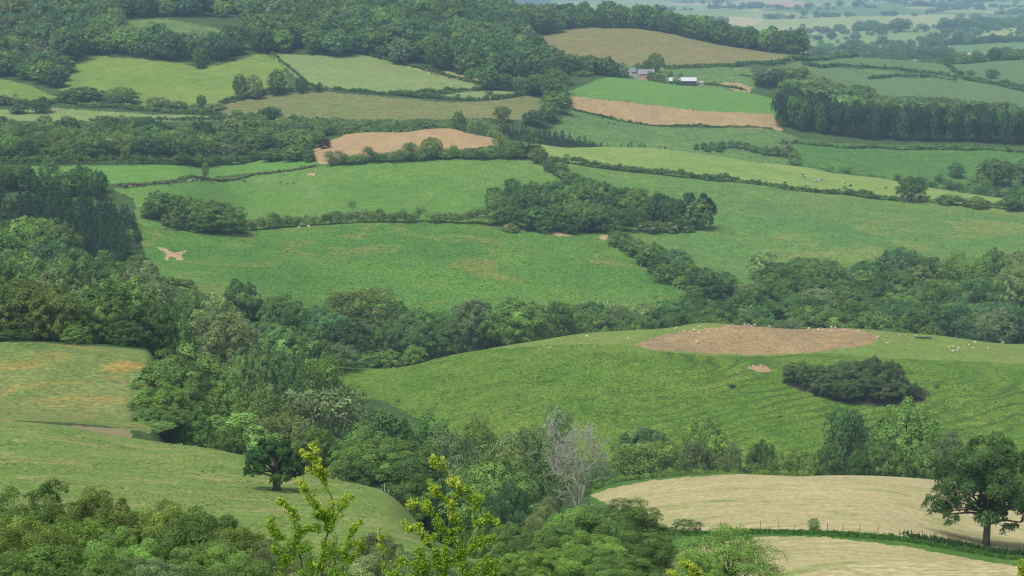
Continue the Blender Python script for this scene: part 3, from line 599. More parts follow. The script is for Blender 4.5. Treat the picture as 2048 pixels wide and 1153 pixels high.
P('west_wood', [
 (50, 560, 160, 445, 'tall', 'olive', 'broad olive green tree at the left edge above the orange streaked meadow'), (112, 576, 120, 436, 'tall', 'olive'), (152, 650, 62, 428, 'bush', 'lime', 'low bright green bush at the wood edge of the orange streaked meadow'), (100, 536, 120, 520, 'round', 'grey'), (195, 560, 110, 470, 'tall', 'pale'), (212, 590, 100, 440, 'round', 'mid'), (272, 555, 120, 500, 'round', 'mid'), (290, 604, 130, 450, 'round', 'dark'), (345, 580, 110, 470, 'round', 'dark'), (250, 640, 80, 432, 'bush', 'dark'), (190, 500, 130, 690, 'round', 'mid'), (280, 520, 120, 640, 'round', 'grey'), (60, 488, 120, 640, 'round', 'mid'), (8, 490, 100, 620, 'round', 'mid'), (292, 530, 80, 690, 'round', 'mid'), (372, 582, 90, 680, 'round', 'mid'), (240, 540, 90, 590, 'round', 'bright'), (140, 498, 100, 680, 'round', 'mid'), (20, 660, 80, 428, 'bush', 'dark'), (330, 640, 90, 450, 'round', 'dark'), (-60, 560, 150, 450, 'tall', 'mid'),
 (60, 432, 110, 800, 'round', 'bright', 'bright rounded tree in front of the dark conifer block'), (18, 388, 36, 868, 'tall', 'grey', 'narrow silvery tree at the left edge among dark conifers'), (12, 440, 60, 800, 'round', 'mid')])
def foot(px, top, w, base, ymin, form, tint, label=None, place=None):
    put(px, top, w, hit(px, base, ymin)[1], form, tint, place=place, label=label)
for a in [(318, 381, 66, 438, 'round', 'dark'), (345, 386, 56, 440, 'round', 'mid'), (370, 392, 70, 448, 'round', 'mid'), (400, 397, 62, 456, 'round', 'mid'), (442, 404, 104, 466, 'round', 'bright', 'largest round tree of the clump in the green meadow'), (405, 432, 56, 463, 'bush', 'mid'), (345, 424, 50, 452, 'bush', 'pale'), (374, 436, 50, 458, 'bush', 'dark'), (300, 408, 44, 436, 'bush', 'dark'), (476, 440, 36, 466, 'bush', 'mid'), (425, 400, 60, 448, 'round', 'dark')]:
    foot(a[0], a[1], a[2], a[3], 880, a[4], a[5], a[6] if len(a) > 6 else None, 'meadow_copse')
for a in [(1000, 388, 56, 448, 'round', 'mid'), (1032, 382, 52, 440, 'round', 'dark'), (1062, 383, 66, 442, 'round', 'dark'), (1095, 376, 66, 440, 'round', 'mid'), (1125, 372, 64, 438, 'round', 'bright'), (1160, 364, 68, 432, 'round', 'mid'), (1196, 361, 70, 430, 'round', 'mid'), (1234, 372, 66, 436, 'round', 'dark'), (1264, 382, 60, 444, 'round', 'mid'), (1292, 398, 52, 450, 'round', 'mid'), (1316, 387, 44, 452, 'pine', 'pine'), (1340, 393, 60, 456, 'round', 'dark'), (1112, 408, 70, 462, 'round', 'dark'), (1075, 412, 64, 460, 'round', 'dark'), (1158, 404, 70, 464, 'round', 'mid'), (1206, 406, 70, 464, 'round', 'dark'), (1248, 416, 56, 462, 'round', 'dark'), (1020, 410, 56, 456, 'round', 'dark'), (1408, 386, 34, 458, 'pine', 'pine', 'dark pine with layered top at the right end of the copse'), (1378, 385, 44, 458, 'pine', 'pine'), (1398, 394, 56, 460, 'round', 'mid'), (1420, 396, 30, 458, 'pine', 'pine'), (1362, 428, 44, 462, 'round', 'dark'), (1184, 430, 34, 467, 'pine', 'pine'), (1058, 430, 34, 463, 'pine', 'pine'), (1300, 442, 50, 465, 'bush', 'pale'), (1336, 444, 50, 464, 'bush', 'pale'), (1020, 446, 36, 464, 'bush', 'pale', 'small bush with white blossom at the near left corner of the copse'), (1375, 446, 34, 464, 'bush', 'grey'), (1140, 432, 40, 468, 'bush', 'dark'), (1090, 434, 40, 466, 'bush', 'dark'), (1225, 436, 40, 468, 'bush', 'mid')]:
    foot(a[0], a[1], a[2], a[3], 960, a[4], a[5], a[6] if len(a) > 6 else None, 'hill_copse')
for a in [(1240, 461, 52, 492, 'bush', 'bright'), (1274, 478, 52, 514, 'bush', 'mid'), (1308, 486, 62, 536, 'round', 'dark'), (1352, 496, 68, 553, 'round', 'blue', 'round bluish green tree in the hedge line below the copse'), (1330, 526, 50, 566, 'bush', 'mid'), (1402, 534, 70, 590, 'round', 'dark'), (1445, 543, 70, 586, 'round', 'dark'), (1368, 552, 46, 578, 'bush', 'bright'), (1290, 506, 46, 530, 'bush', 'mid'), (1425, 556, 60, 596, 'bush', 'dark'), (1388, 570, 40, 596, 'bush', 'lime'), (1256, 476, 40, 502, 'bush', 'mid'), (1320, 512, 50, 552, 'bush', 'dark'), (1375, 520, 50, 570, 'round', 'mid')]:
    foot(a[0], a[1], a[2], a[3], 870, a[4], a[5], a[6] if len(a) > 6 else None, 'meadow_hedge')
# hedgerow and field trees
P(None, [
 (1824, 354, 64, 1190, 'round', 'dark', 'dark round tree by the gateway at the end of the cow pasture hedge'), (1896, 388, 50, 1185, 'bush', 'mid', 'low rounded bush in the hedge right of the gateway tree'), (1952, 393, 56, 1180, 'bush', 'olive', 'olive hedge bush near the right end of the cow pasture'), (2028, 384, 48, 1175, 'round', 'dark', 'dark hedge tree at the right edge beside the cow pasture'),
 (864, 274, 46, 1180, 'round', 'bright', 'rounded bright tree standing in the hedge below the ploughed field'), (824, 284, 36, 1180, 'bush', 'mid', 'dark peaked bush in the ploughed field hedge beside the rounded tree'), (1058, 264, 52, 1195, 'round', 'dark', 'dark round tree at the right corner of the ploughed field'), (1030, 282, 40, 1190, 'bush', 'mid', 'green bush beside the dark corner tree of the ploughed field'), (1080, 292, 36, 1180, 'bush', 'pale', 'pale bush below the dark corner tree of the ploughed field'), (1122, 326, 36, 1150, 'round', 'mid', 'small round tree in the hedge running down to the copse'), (1100, 312, 30, 1160, 'bush', 'grey', 'grey green bush in the hedge running down to the copse'), (1140, 345, 40, 1120, 'bush', 'pale', 'pale bush at the top of the copse'),
 (480, 148, 32, 1495, 'round', 'dark', 'dark tree of the pair beside the yellow green meadow'), (508, 149, 34, 1493, 'round', 'pale', 'pale tree of the pair beside the yellow green meadow'), (554, 138, 40, 1505, 'round', 'mid', 'neat round tree alone on the meadow edge below the hedge corner'), (602, 155, 26, 1508, 'round', 'dark', 'small dark tree where the steep hedge meets the field hedge'), (638, 164, 13, 1510, 'bush', 'dark', 'tiny dark bush in the hedge below the pale field'),
 (163, 174, 86, 1485, 'round', 'dark', 'wide dark tree at the lower corner of the yellow green meadow'), (140, 182, 50, 1487, 'round', 'dark', 'dark rounded tree left of the wide meadow corner tree'), (246, 174, 70, 1478, 'round', 'mid', 'domed tree below the middle of the yellow green meadow'), (315, 194, 48, 1468, 'round', 'grey', 'grey green tree in the hedge under the yellow green meadow'), (352, 202, 44, 1466, 'round', 'mid', 'low mid green tree in the hedge under the yellow green meadow'), (402, 190, 22, 1464, 'tall', 'dark', 'small upright dark tree under the yellow green meadow'), (394, 207, 30, 1462, 'round', 'mid', 'bushy green tree beside the small upright dark tree'), (430, 206, 46, 1460, 'bush', 'grey', 'grey green bush at the end of the hedge under the yellow green meadow'), (474, 218, 26, 1440, 'bush', 'bright', 'small green bush at the tip of the dry strip field'), (545, 212, 40, 1408, 'wispy', 'pale', 'pale thin bush on the brownish terraced pasture'),
 (80, 198, 46, 1430, 'round', 'dark', 'larger round tree of two in the dry strip field'), (36, 209, 42, 1430, 'round', 'blue', 'smaller bluish round tree of two in the dry strip field'), (4, 190, 36, 1462, 'round', 'grey', 'grey green tree at the left edge above the dry strip field'),
 (1008, 146, 46, 1545, 'round', 'dark', 'dark round tree at the end of the straw lane'), (942, 136, 28, 1600, 'round', 'bright', 'bright small round tree beside the straw lane'), (1040, 152, 32, 1540, 'round', 'grey', 'grey tree right of the dark tree at the straw lane'), (1072, 148, 38, 1535, 'round', 'bright', 'bright round tree between the straw lane and the tree spine'),
 (1114, 136, 50, 1545, 'round', 'mid', 'topmost pale tree of the spine left of the domed crop'), (1110, 156, 56, 1515, 'round', 'mid', 'middle tree of the spine left of the domed crop'), (1114, 182, 66, 1475, 'round', 'bright', 'big full tree of the spine beside the brown strip end'), (1070, 220, 52, 1420, 'round', 'dark', 'dark low tree at the foot of the tree spine'), (1098, 205, 46, 1440, 'round', 'mid', 'lowest green tree on the tree spine'),
 (1142, 108, 60, 1720, 'round', 'dark', 'left dark tree of the row above the domed crop'), (1176, 110, 56, 1725, 'round', 'dark', 'middle dark tree of the row above the domed crop'), (1212, 113, 50, 1730, 'round', 'dark', 'right dark tree of the row above the domed crop'), (1245, 124, 30, 1740, 'round', 'grey', 'grey green tree left of the farmhouse'), (1165, 142, 46, 1690, 'bush', 'mid', 'green bush below the dark row above the domed crop'), (1312, 106, 34, 1830, 'round', 'dark', 'tall dark tree behind the farmhouse'), (1294, 119, 20, 1820, 'round', 'dark', 'small dark tree beside the tall farm tree'), (1276, 126, 18, 1825, 'bush', 'dark', 'dark bush behind the slate farmhouse roof'), (1303, 142, 22, 1770, 'bush', 'mid', 'round bush in front of the farmhouse'), (1322, 146, 22, 1768, 'bush', 'mid', 'bush between the farmhouse and the barn'), (1340, 141, 14, 1790, 'round', 'mid', 'small tree behind the barn'), (1354, 150, 18, 1757, 'bush', 'mid', 'bush covering the end of the pale barn roof'), (1360, 145, 14, 1770, 'bush', 'grey', 'grey bush above the pale barn roof'), (1256, 148, 30, 1748, 'bush', 'lime', 'low bright bush in front of the white gable'),
 (1484, 150, 14, 1800, 'round', 'dark', 'left of two little dark trees in the farm pasture'), (1497, 152, 15, 1795, 'round', 'dark', 'right of two little dark trees in the farm pasture'), (1512, 140, 30, 1830, 'bush', 'mid', 'bush on the lane bend beside the farm pasture'), (1535, 148, 30, 1800, 'bush', 'mid', 'second bush from the lane bend beside the farm pasture'),
 (1600, 134, 54, 1790, 'tall', 'mid', 'tall crowned tree rising above the wood before the blue green field'), (1650, 155, 36, 1800, 'round', 'dark', 'dark small tree at the foot of the blue green field'), (1985, 138, 30, 2090, 'round', 'dark', 'round dark hedge tree between the blue green fields'), (1942, 140, 20, 2100, 'bush', 'dark', 'smaller dark bush left of the round hedge tree'),
 (410, 325, 16, 1085, 'wispy', 'pale', 'slender thin young tree standing alone on the vivid crop edge'), (650, 277, 26, 1235, 'bush', 'copper', 'purple leaved bush at the left tip of the ploughed field'), (610, 268, 36, 1225, 'round', 'bright', 'bright small tree left of the purple bush'), (618, 299, 28, 1185, 'bush', 'mid', 'rounded bush at the left tip of the ploughed field'), (590, 290, 60, 1195, 'round', 'mid', 'mid green tree left of the ploughed field tip'), (545, 296, 50, 1210, 'round', 'mid', 'low tree at the right end of the vivid crop'), (918, 222, 30, 1320, 'round', 'dark', 'dark tree behind the highest point of the ploughed field'), (1003, 212, 36, 1420, 'wispy', 'pale', 'pale tree above the young conifers'),
 (1915, 325, 40, 1400, 'tall', 'dark', 'upright dark tree standing in the damp meadow'), (1990, 318, 76, 1385, 'tall', 'mid', 'large leafy tree at the right edge of the damp meadow'), (2050, 318, 76, 1385, 'tall', 'mid', 'large tree cut by the right edge beside the damp meadow'), (1960, 350, 50, 1365, 'bush', 'bright', 'bright bush in front of the large damp meadow tree'), (1575, 284, 34, 1410, 'bush', 'grey', 'whitish flowering bush at the corner of the rough pasture'), (1590, 300, 30, 1380, 'bush', 'mid', 'dark bush below the whitish flowering bush'),
 (1545, 80, 40, 2170, 'round', 'mid'), (1575, 60, 50, 2160, 'round', 'bright', 'bright end tree of the ridge wood'), (1600, 72, 40, 2165, 'round', 'dark', 'last dark tree at the tip of the ridge wood'), (1580, 90, 50, 2120, 'round', 'mid', 'low tree beneath the tip of the ridge wood')])
for t in TREES:
    if t['wood'] is None and t['label'] is None: t['wood'] = 'ridge_wood'
# right of the dead tree and along the valley behind the straw field
P(None, [
 (1292, 849, 132, 485, 'round', 'blue', 'bluish round tree behind the multi stemmed shrub by the straw field'), (1296, 884, 140, 428, 'wispy', 'olive', 'rounded shrub with many pale stems at the straw field edge'), (1408, 837, 122, 490, 'round', 'bright', 'dense bright domed tree above the left end of the straw field crest'), (1396, 880, 90, 435, 'wispy', 'grey', 'grey green shrub in front of the dense domed tree'), (1464, 885, 50, 470, 'wispy', 'grey', 'thin greyish shrub right of the dense domed tree'), (1522, 880, 74, 465, 'round', 'dark', 'small dark round tree below the open sheep hill slope'), (1600, 898, 90, 445, 'bush', 'olive', 'wide olive shrub behind the straw field crest'), (1556, 905, 50, 450, 'bush', 'mid', 'low green bush left of the wide olive shrub'),
 (1698, 818, 112, 462, 'wispy', 'blue', 'airy ash tree with visible limbs behind the straw field'), (1816, 797, 150, 462, 'round', 'lime', 'tall fresh green ash tree behind the straw field'), (1775, 880, 90, 446, 'bush', 'mid', 'green bush between the airy ash and the fresh green ash'), (1904, 858, 84, 452, 'wispy', 'grey', 'wispy grey half bare tree behind the round oak'), (1655, 890, 60, 445, 'bush', 'dark', 'dark bush at the foot of the airy ash'), (1720, 900, 70, 440, 'bush', 'dark', 'dark low bush beneath the airy ash crown'), (1850, 890, 90, 446, 'bush', 'mid', 'bush under the fresh green ash'), (1960, 900, 80, 446, 'bush', 'mid', 'bush hidden behind the round oak crown'), (1890, 925, 70, 436, 'bush', 'dark', 'low dark bush beside the round oak crown'),
 (830, 948, 96, 318, 'wispy', 'bright', 'light green rounded shrub at the fence end of the grazed meadow'), (765, 890, 80, 345, 'wispy', 'lime', 'fresh light green small tree at the fenced meadow corner'), (800, 910, 70, 335, 'bush', 'olive', 'olive bush behind the fenced meadow corner'), (885, 958, 66, 320, 'bush', 'blue', 'bluish bush among the shrubs left of the dead tree'), (1020, 966, 96, 300, 'bush', 'blue', 'bluish leafy shrub left of the dead tree foot'), (965, 970, 70, 305, 'bush', 'bright', 'bright shrub between two bluish shrubs below the valley wood'), (1070, 930, 80, 350, 'round', 'dark', 'dark leafy tree just left of the dead tree'), (1090, 995, 90, 285, 'wispy', 'grey', 'shrub tangled with pale dead twigs below the dead tree'), (940, 930, 80, 350, 'bush', 'lime', 'fresh green bush below the grey green valley crowns'), (1010, 905, 80, 380, 'wispy', 'pale', 'pale small tree left of the dead tree'), (870, 900, 80, 365, 'bush', 'mid', 'green bush above the fenced meadow corner'),
 (1628, 1036, 26, 263, 'bush', 'mid', 'solitary small bush on the green strip between the straw fields'), (1372, 1040, 66, 268, 'bush', 'mid', 'hawthorn bush with white blossom at the left end of the green strip')])
P('near', [
 (1235, 1008, 256, 215, 'shaggy', 'mid', 'big dense dark green bush in front of the straw field corner'), (1160, 1014, 137, 225, 'bush', 'bright', 'bright bush left of the big dense bush'), (1112, 1058, 175, 185, 'shaggy', 'mid', 'feathery green bush at the bottom centre'), (1020, 1046, 120, 205, 'bush', 'mid', 'mid green bush right of the second hawthorn shoot'), (1180, 1068, 175, 170, 'shaggy', 'bright', 'lighter bush overlapping the big dense bush'), (1290, 1070, 162, 180, 'shaggy', 'mid', 'dark bush at the lower right side of the big dense bush'), (1060, 1100, 148, 150, 'shaggy', 'bright', 'low bright bush at the bottom edge near the hawthorn shoot'), (1250, 1120, 175, 140, 'shaggy', 'mid', 'green bush on the bottom edge below the big dense bush'),
 (1462, 1048, 200, 128, 'wispy', 'lime', 'light green young ash in front of the lower straw field'), (1400, 1095, 110, 122, 'wispy', 'bright', 'smaller ash sapling left of the light green young ash'),
 (78, 968, 229, 112, 'shaggy', 'mid', 'dense green bush on the left behind the nearest bushes'), (200, 974, 189, 106, 'shaggy', 'olive', 'olive bush right of the dense green bush'), (36, 1036, 229, 86, 'shaggy', 'olive', 'olive brown bush at the left edge'), (160, 1040, 225, 90, 'bush', 'bright', 'bright leafy bush among the bottom left bushes'), (326, 1008, 202, 106, 'shaggy', 'olive', 'sparse topped olive bush below the grazed meadow'), (250, 1060, 189, 84, 'shaggy', 'mid', 'mid green bush in the middle of the bottom left group'), (400, 1022, 216, 100, 'shaggy', 'mid', 'wide bush below the lone oak slope'), (470, 1050, 202, 96, 'shaggy', 'olive', 'soft olive bush left of the first hawthorn shoot'), (100, 1090, 287, 64, 'bush', 'bright', 'nearest bright elder bush at the bottom left'), (10, 1104, 187, 60, 'bush', 'mid', 'green elder in the bottom left corner'), (290, 1118, 202, 66, 'shaggy', 'grey', 'grey green bush on the bottom edge left of centre'), (420, 1092, 256, 78, 'shaggy', 'mid', 'rounded green bush on the bottom edge below the wide bush'), (550, 1088, 202, 82, 'shaggy', 'grey', 'grey green bush behind the first hawthorn shoot'), (690, 1090, 216, 78, 'shaggy', 'grey', 'grey green bush between the two hawthorn shoots'), (745, 1066, 135, 112, 'shaggy', 'grey', 'smaller pale bush rising between the two hawthorn shoots'), (860, 1100, 202, 84, 'shaggy', 'grey', 'grey green bush behind the second hawthorn shoot'), (970, 1112, 148, 90, 'shaggy', 'bright', 'green bush right behind the second hawthorn shoot'), (200, 1125, 150, 58, 'bush', 'mid', 'low leafy bush at the bottom left edge')])
# gorse thicket and scattered scrub on open ground: (column, top row, width, foot row)
def foot(px, top, w, base, ymin, tint, label=None, place=None, form='bush'):
    put(px, top, w, hit(px, base, ymin)[1], form, tint, place=place, label=label)
for a in [(1600, 724, 66, 768), (1645, 730, 70, 782), (1692, 722, 84, 786), (1742, 713, 76, 788), (1782, 722, 64, 792), (1724, 744, 90, 798), (1662, 748, 76, 792), (1792, 750, 66, 798), (1622, 742, 60, 778), (1826, 766, 40, 800), (1764, 758, 84, 804), (1585, 742, 40, 768), (1690, 760, 70, 800)]: foot(*a, 540, 'gorse', place='gorse', form='bush' if a[0] % 2 else 'shaggy')
for i, a in enumerate([(1392, 288, 12, 300), (1408, 285, 16, 299), (1425, 283, 18, 300), (1444, 281, 20, 298), (1462, 280, 18, 296), (1478, 282, 18, 297), (1494, 285, 16, 300), (1438, 290, 16, 304), (1415, 292, 14, 304), (1510, 290, 20, 305), (1530, 292, 22, 310), (1550, 292, 24, 312)]): foot(*a, 1345, 'dark', place='scrub')
for i, a in enumerate([(1204, 233, 5, 237), (1222, 231, 10, 237), (1236, 240, 5, 244), (1260, 239, 8, 246), (1218, 243, 5, 247), (1228, 245, 5, 249)]): foot(*a, 1345, 'dark', place='scrub')
foot(1874, 768, 10, 776, 540, 'gorse', 'small dark gorse tuft alone right of the gorse thicket'); foot(402, 120, 24, 137, 1440, 'dark', 'round dark bush at the top edge of the yellow green meadow'); foot(563, 1, 2, 2, 1440, 'dark') if False else None
foot(1464, 768, 16, 775, 540, 'gorse', 'small dark tussock on the open face of the sheep hill'); foot(795, 797, 10, 805, 540, 'grey', 'small grey tuft low on the left of the sheep hill')
NEAR_HAND = len(TREES)

# woods filled tree by tree: outline in (photo column, distance), spacing, height, width, forms, tints
def uxy(px, Y): return (px - CX) / FPX / CP / 1.012 * Y
def fill(place, poly, step, h, w, forms, tints, seed, clear=None, skip=.55):
    r = np.random.default_rng(seed)
    pa = np.array(poly, float); y0, y1 = pa[:, 1].min(), pa[:, 1].max()
    xs = [uxy(p, Y) for p, Y in poly]; x0, x1 = min(xs) - 5, max(xs) + 5
    x0 = min(x0, uxy(pa[:, 0].min(), y1)); x1 = max(x1, uxy(pa[:, 0].max(), y1))
    gy = np.arange(y0, y1, step * .87); n = 0
    hand = np.array([[t['x'], t['y'], t['w']] for t in TREES]) if TREES else np.zeros((0, 3))
    X, Yv = [], []
    for k, yy in enumerate(gy):
        xx = np.arange(x0 + (k % 2) * step / 2, x1, step)
        X.append(xx + r.uniform(-.36, .36, len(xx)) * step); Yv.append(yy + r.uniform(-.36, .36, len(xx)) * step)
    X, Yv = np.concatenate(X), np.concatenate(Yv)
    P_ = CX + X / Yv * FPX * CP * 1.012
    ok = inside(poly, P_, Yv)
    fn, fw = zip(*forms); tn, tw = zip(*tints); fw = np.array(fw) / sum(fw); tw = np.array(tw) / sum(tw)
    for x, y in zip(X[ok], Yv[ok]):
        z = ground_z(x, y)
        if clear:
            px, py = px_of(x / y, z / y)
            if any(a <= y <= b and inside(pl, np.array([px]), np.array([py]))[0] for a, b, pl in clear): continue
        s = float(np.exp(r.normal(0, .05 if place == 'pine_belt' else .14))); ww = r.uniform(*w) * s
        if len(hand) and (np.hypot(hand[:, 0] - x, hand[:, 1] - y) < skip * .5 * (hand[:, 2] + ww)).any(): continue
        TREES.append(dict(x=x, y=y, z=z, w=ww, h=r.uniform(*h) * s, form=str(r.choice(fn, p=fw)), tint=str(r.choice(tn, p=tw)), wood=place, label=None, hand=False)); n += 1
    return n
BROAD = [('round', 6), ('tall', 2), ('wispy', 1.2)]
MIX = [('mid', 5), ('dark', 4), ('bright', 2), ('pale', 1.5), ('grey', 1.5), ('blue', 1.5), ('olive', 1)]
DARK = [('mid', 4), ('dark', 5), ('blue', 3), ('bright', 1.5), ('olive', 1), ('grey', .8)]
FC0 = [(1640, 1960, [(240, 36), (490, 36), (512, 98), (430, 106), (300, 104), (238, 98)])]
FC = FC0 + [(f[3], f[4], f[5]) for f in FIELDS if f[5] is not None and f[3] >= 1380]
nfill = {}
nfill['hanging'] = fill('hanging_wood', [(-260, 1668), (100, 1668), (150, 1640), (240, 1610), (330, 1570), (440, 1540), (500, 1590), (560, 1640), (700, 1640), (800, 1600), (900, 1540), (1000, 1500), (1060, 1500), (1120, 1560), (1115, 1730), (1060, 1880), (1060, 1960), (1180, 2150), (1180, 2330), (-260, 2350)], 18, (17, 24), (18, 26), [('round', 7), ('tall', 2)], DARK, 31, FC)
nfill['arm'] = fill('hanging_wood', [(-260, 1590), (20, 1600), (80, 1570), (125, 1520), (150, 1560), (140, 1668), (-260, 1668)], 13, (12, 18), (13, 19), [('round', 7), ('tall', 1)], DARK, 32, FC)
nfill['ridge'] = fill('ridge_wood', [(1150, 2140), (1250, 2165), (1400, 2130), (1500, 2105), (1560, 2100), (1600, 2130), (1600, 2190), (1500, 2215), (1350, 2230), (1150, 2230)], 13, (19, 24), (15, 20), [('round', 5), ('tall', 3)], DARK, 33)
nfill['middle'] = fill('middle_wood', [(-260, 1112), (200, 1118), (330, 1128), (400, 1195), (520, 1245), (640, 1250), (660, 1320), (1000, 1330), (1000, 1395), (640, 1402), (520, 1398), (470, 1335), (400, 1295), (-260, 1290)], 10.2, (8, 12.5), (10.5, 15), [('round', 5), ('wispy', 3), ('bush', 2)], MIX, 34)
nfill['west'] = fill('west_wood', [(-260, 430), (60, 430), (270, 445), (345, 440), (400, 520), (400, 690), (330, 700), (260, 735), (100, 790), (-260, 825)], 12.5, (12, 18), (14, 19), BROAD, MIX, 35)
nfill['bank'] = fill('west_wood', [(120, 800), (240, 748), (282, 800), (285, 850), (262, 880), (255, 835), (120, 830)], 5.0, (2.5, 5.0), (4.5, 7), [('bush', 4), ('round', 1)], [('mid', 3), ('bright', 2), ('dark', 1)], 47)
nfill['conifer'] = fill('conifer_block', [(-260, 835), (180, 835), (255, 850), (266, 900), (262, 945), (180, 965), (-260, 965)], 7.2, (8.5, 12.5), (6.5, 8.5), [('spruce', 1)], [('conifer', 1)], 36)
nfill['ctop'] = fill('conifer_block', [(-260, 985), (20, 985), (205, 975), (205, 1000), (-260, 1010)], 8, (9, 13), (8, 12), [('round', 1)], [('dark', 3), ('mid', 2)], 37)
nfill['sheep'] = fill('sheep_hill_wood', [(560, 700), (640, 750), (720, 728), (1000, 745), (1300, 762), (1500, 768), (1750, 785), (2048, 800), (2400, 810), (2400, 945), (2048, 945), (1750, 940), (1545, 920), (1490, 855), (1400, 830), (1250, 800), (1000, 792), (860, 775), (760, 775), (640, 760), (480, 738), (420, 745)], 13, (11, 15), (14, 19), BROAD, MIX, 38)
nfill['valley'] = fill('valley_wood', [(300, 365), (400, 360), (480, 362), (600, 385), (700, 345), (790, 320), (900, 330), (980, 300), (1075, 320), (1085, 420), (1140, 440), (1120, 500), (1000, 490), (860, 470), (740, 480), (660, 530), (630, 690), (560, 700), (420, 690), (345, 470), (310, 400), (300, 365)], 11.5, (9, 15), (12, 17), [('round', 5), ('wispy', 2), ('bush', 2)], MIX, 39)
nfill['brook'] = fill('straw_field_wood', [(1200, 440), (1600, 438), (2048, 440), (2400, 440), (2400, 470), (2048, 468), (1640, 466), (1200, 500)], 8, (6.5, 8.5), (7, 10), [('bush', 4), ('wispy', 1), ('round', 1)], MIX, 40)
nfill['east'] = fill('east_wood', [(1515, 1772), (1560, 1795), (1640, 1820), (1720, 1815), (1900, 1790), (2048, 1775), (2400, 1775), (2400, 1640), (1800, 1640), (1720, 1700), (1640, 1738), (1560, 1742)], 17, (14, 19), (17, 24), [('round', 7), ('wispy', 1)], [('mid', 4), ('bright', 4), ('pale', 2), ('blue', 1), ('grey', 1)], 41)
nfill['pine'] = fill('pine_belt', [(1556, 1512), (2400, 1518), (2400, 1548), (1556, 1542)], 7.0, (23, 27), (8.5, 11.5), [('pine', 6), ('round', 1.2)], [('pine', 5), ('dark', 2)], 42)
nfill['young'] = fill('young_conifers', [(1000, 1395), (1010, 1330), (1060, 1318), (1120, 1315), (1230, 1312), (1345, 1312), (1345, 1330), (1240, 1350), (1120, 1390)], 5.2, (5, 8.5), (3.6, 5), [('spruce', 1)], [('conifer', 2), ('pine', 2)], 43)
nfill['copse'] = fill('hill_copse', [(985, 1022), (1230, 1022), (1290, 1026), (1425, 1030), (1425, 1058), (1260, 1085), (1160, 1095), (985, 1060)], 8.5, (9, 13), (9, 12), BROAD, DARK, 44, skip=.7)
nfill['lane'] = fill('east_wood', [(1090, 1700), (1240, 1745), (1240, 1790), (1090, 1760)], 11, (12, 15), (12, 15), [('round', 1)], DARK, 46)
# trees scattered and lined over the plain
r_ = np.random.default_rng(50)
for Y0 in np.geomspace(2420, 9500, 95):
    if 5500 < Y0 < 6250 and r_.random() < .75: continue
    a = r_.uniform(1180, 2100); n = int(r_.uniform(5, 26)); sl_ = r_.uniform(-2.0, 2.0); st = r_.uniform(9, 18); cl = r_.random() < .35
    for k in range(n):
        x = uxy(a, Y0) + k * st + r_.normal(0, 9); y = Y0 + k * st * sl_ + r_.normal(0, 45 if cl else 8)
        if r_.random() < .2: continue
        if x / y < .015 or x / y > .3: continue
        s = 11.5 * float(np.exp(r_.normal(0, .33))) * (1.2 if Y0 > 4500 else 1)
        TREES.append(dict(x=x, y=y, z=ground_z(x, y), w=s * r_.uniform(.9, 2.1), h=s, form='round', tint=str(r_.choice(['mid', 'dark', 'blue'])), wood='plain', label=None, hand=False))
def clump(px0, px1, Y0, Y1, step, h, seed):
    fill('plain', [(px0, Y0), (px1, Y0), (px1, Y1), (px0, Y1)], step, h, (h[0], h[1] * 1.2), [('round', 1)], [('mid', 1), ('dark', 2), ('blue', 1)], seed)
clump(1600, 1960, 2470, 2680, 15, (10, 15), 51); clump(1660, 1850, 2700, 2850, 17, (11, 15), 52); clump(1930, 2200, 2480, 2760, 15, (10, 16), 53)
clump(1300, 1480, 3600, 5200, 30, (14, 19), 54); clump(1900, 2100, 5600, 6100, 30, (12, 18), 55); clump(1700, 1800, 5000, 5500, 26, (12, 17), 56); clump(1640, 1900, 3200, 3500, 19, (11, 15), 57)
clump(1240, 1450, 4800, 6000, 34, (15, 20), 58); clump(1560, 1720, 2440, 2640, 14, (11, 16), 59); clump(1850, 2150, 3900, 4100, 26, (12, 17), 61)
print('filled', nfill, 'all trees', len(TREES))

# ------------------------------------------------------------------ how much of each shows from the camera (painter's count), to rank them
W_, H_ = 1024, 576
cmax = np.maximum.accumulate(SLP, axis=0)
gx = np.arange(W_) * 2 + 1.0; gy_ = np.arange(H_) * 2 + 1.0
TD = np.zeros((H_, W_), np.float32); sr = slope_of(gy_)
cu = np.interp((gx - CX) / FPX / CP / 1.012, COLU, np.arange(len(COLU))).astype(int)
k0 = int(np.searchsorted(ROWY, 60))
for i, j in enumerate(cu):
    c = np.maximum.accumulate(SLP[k0:, j]); TD[:, i] = ROWY[np.clip(k0 + np.searchsorted(c, sr), 0, len(ROWY) - 1)]
IDM = np.full((H_, W_), -1, np.int32)
for k in sorted(range(len(TREES)), key=lambda k: -TREES[k]['y']):
    t = TREES[k]; u = t['x'] / t['y']
    pxc, pb = px_of(u, t['z'] / t['y']); _, pt = px_of(u, (t['z'] + t['h']) / t['y'])
    t['px'], t['pb'], t['pt'] = float(pxc), float(pb), float(pt)
    a = t['w'] * FPX / t['y'] / 2; b = (pb - pt) / 2; cyy = (pb + pt) / 2 - .06 * (pb - pt)
    i0, i1 = max(int((pxc - a) / 2), 0), min(int((pxc + a) / 2) + 1, W_); j0, j1 = max(int(pt / 2), 0), min(int(pb / 2) + 1, H_)
    if i0 >= i1 or j0 >= j1: continue
    X_, Y_ = np.meshgrid(gx[i0:i1], gy_[j0:j1])
    m = (((X_ - pxc) / max(a, .5)) ** 2 + ((Y_ - cyy) / max(b, .5)) ** 2 < 1) & (TD[j0:j1, i0:i1] > t['y'] - 4)
    IDM[j0:j1, i0:i1][m] = k
vis = np.bincount(IDM[IDM >= 0], minlength=len(TREES))
for k, t in enumerate(TREES): t['vis'] = int(vis[k])
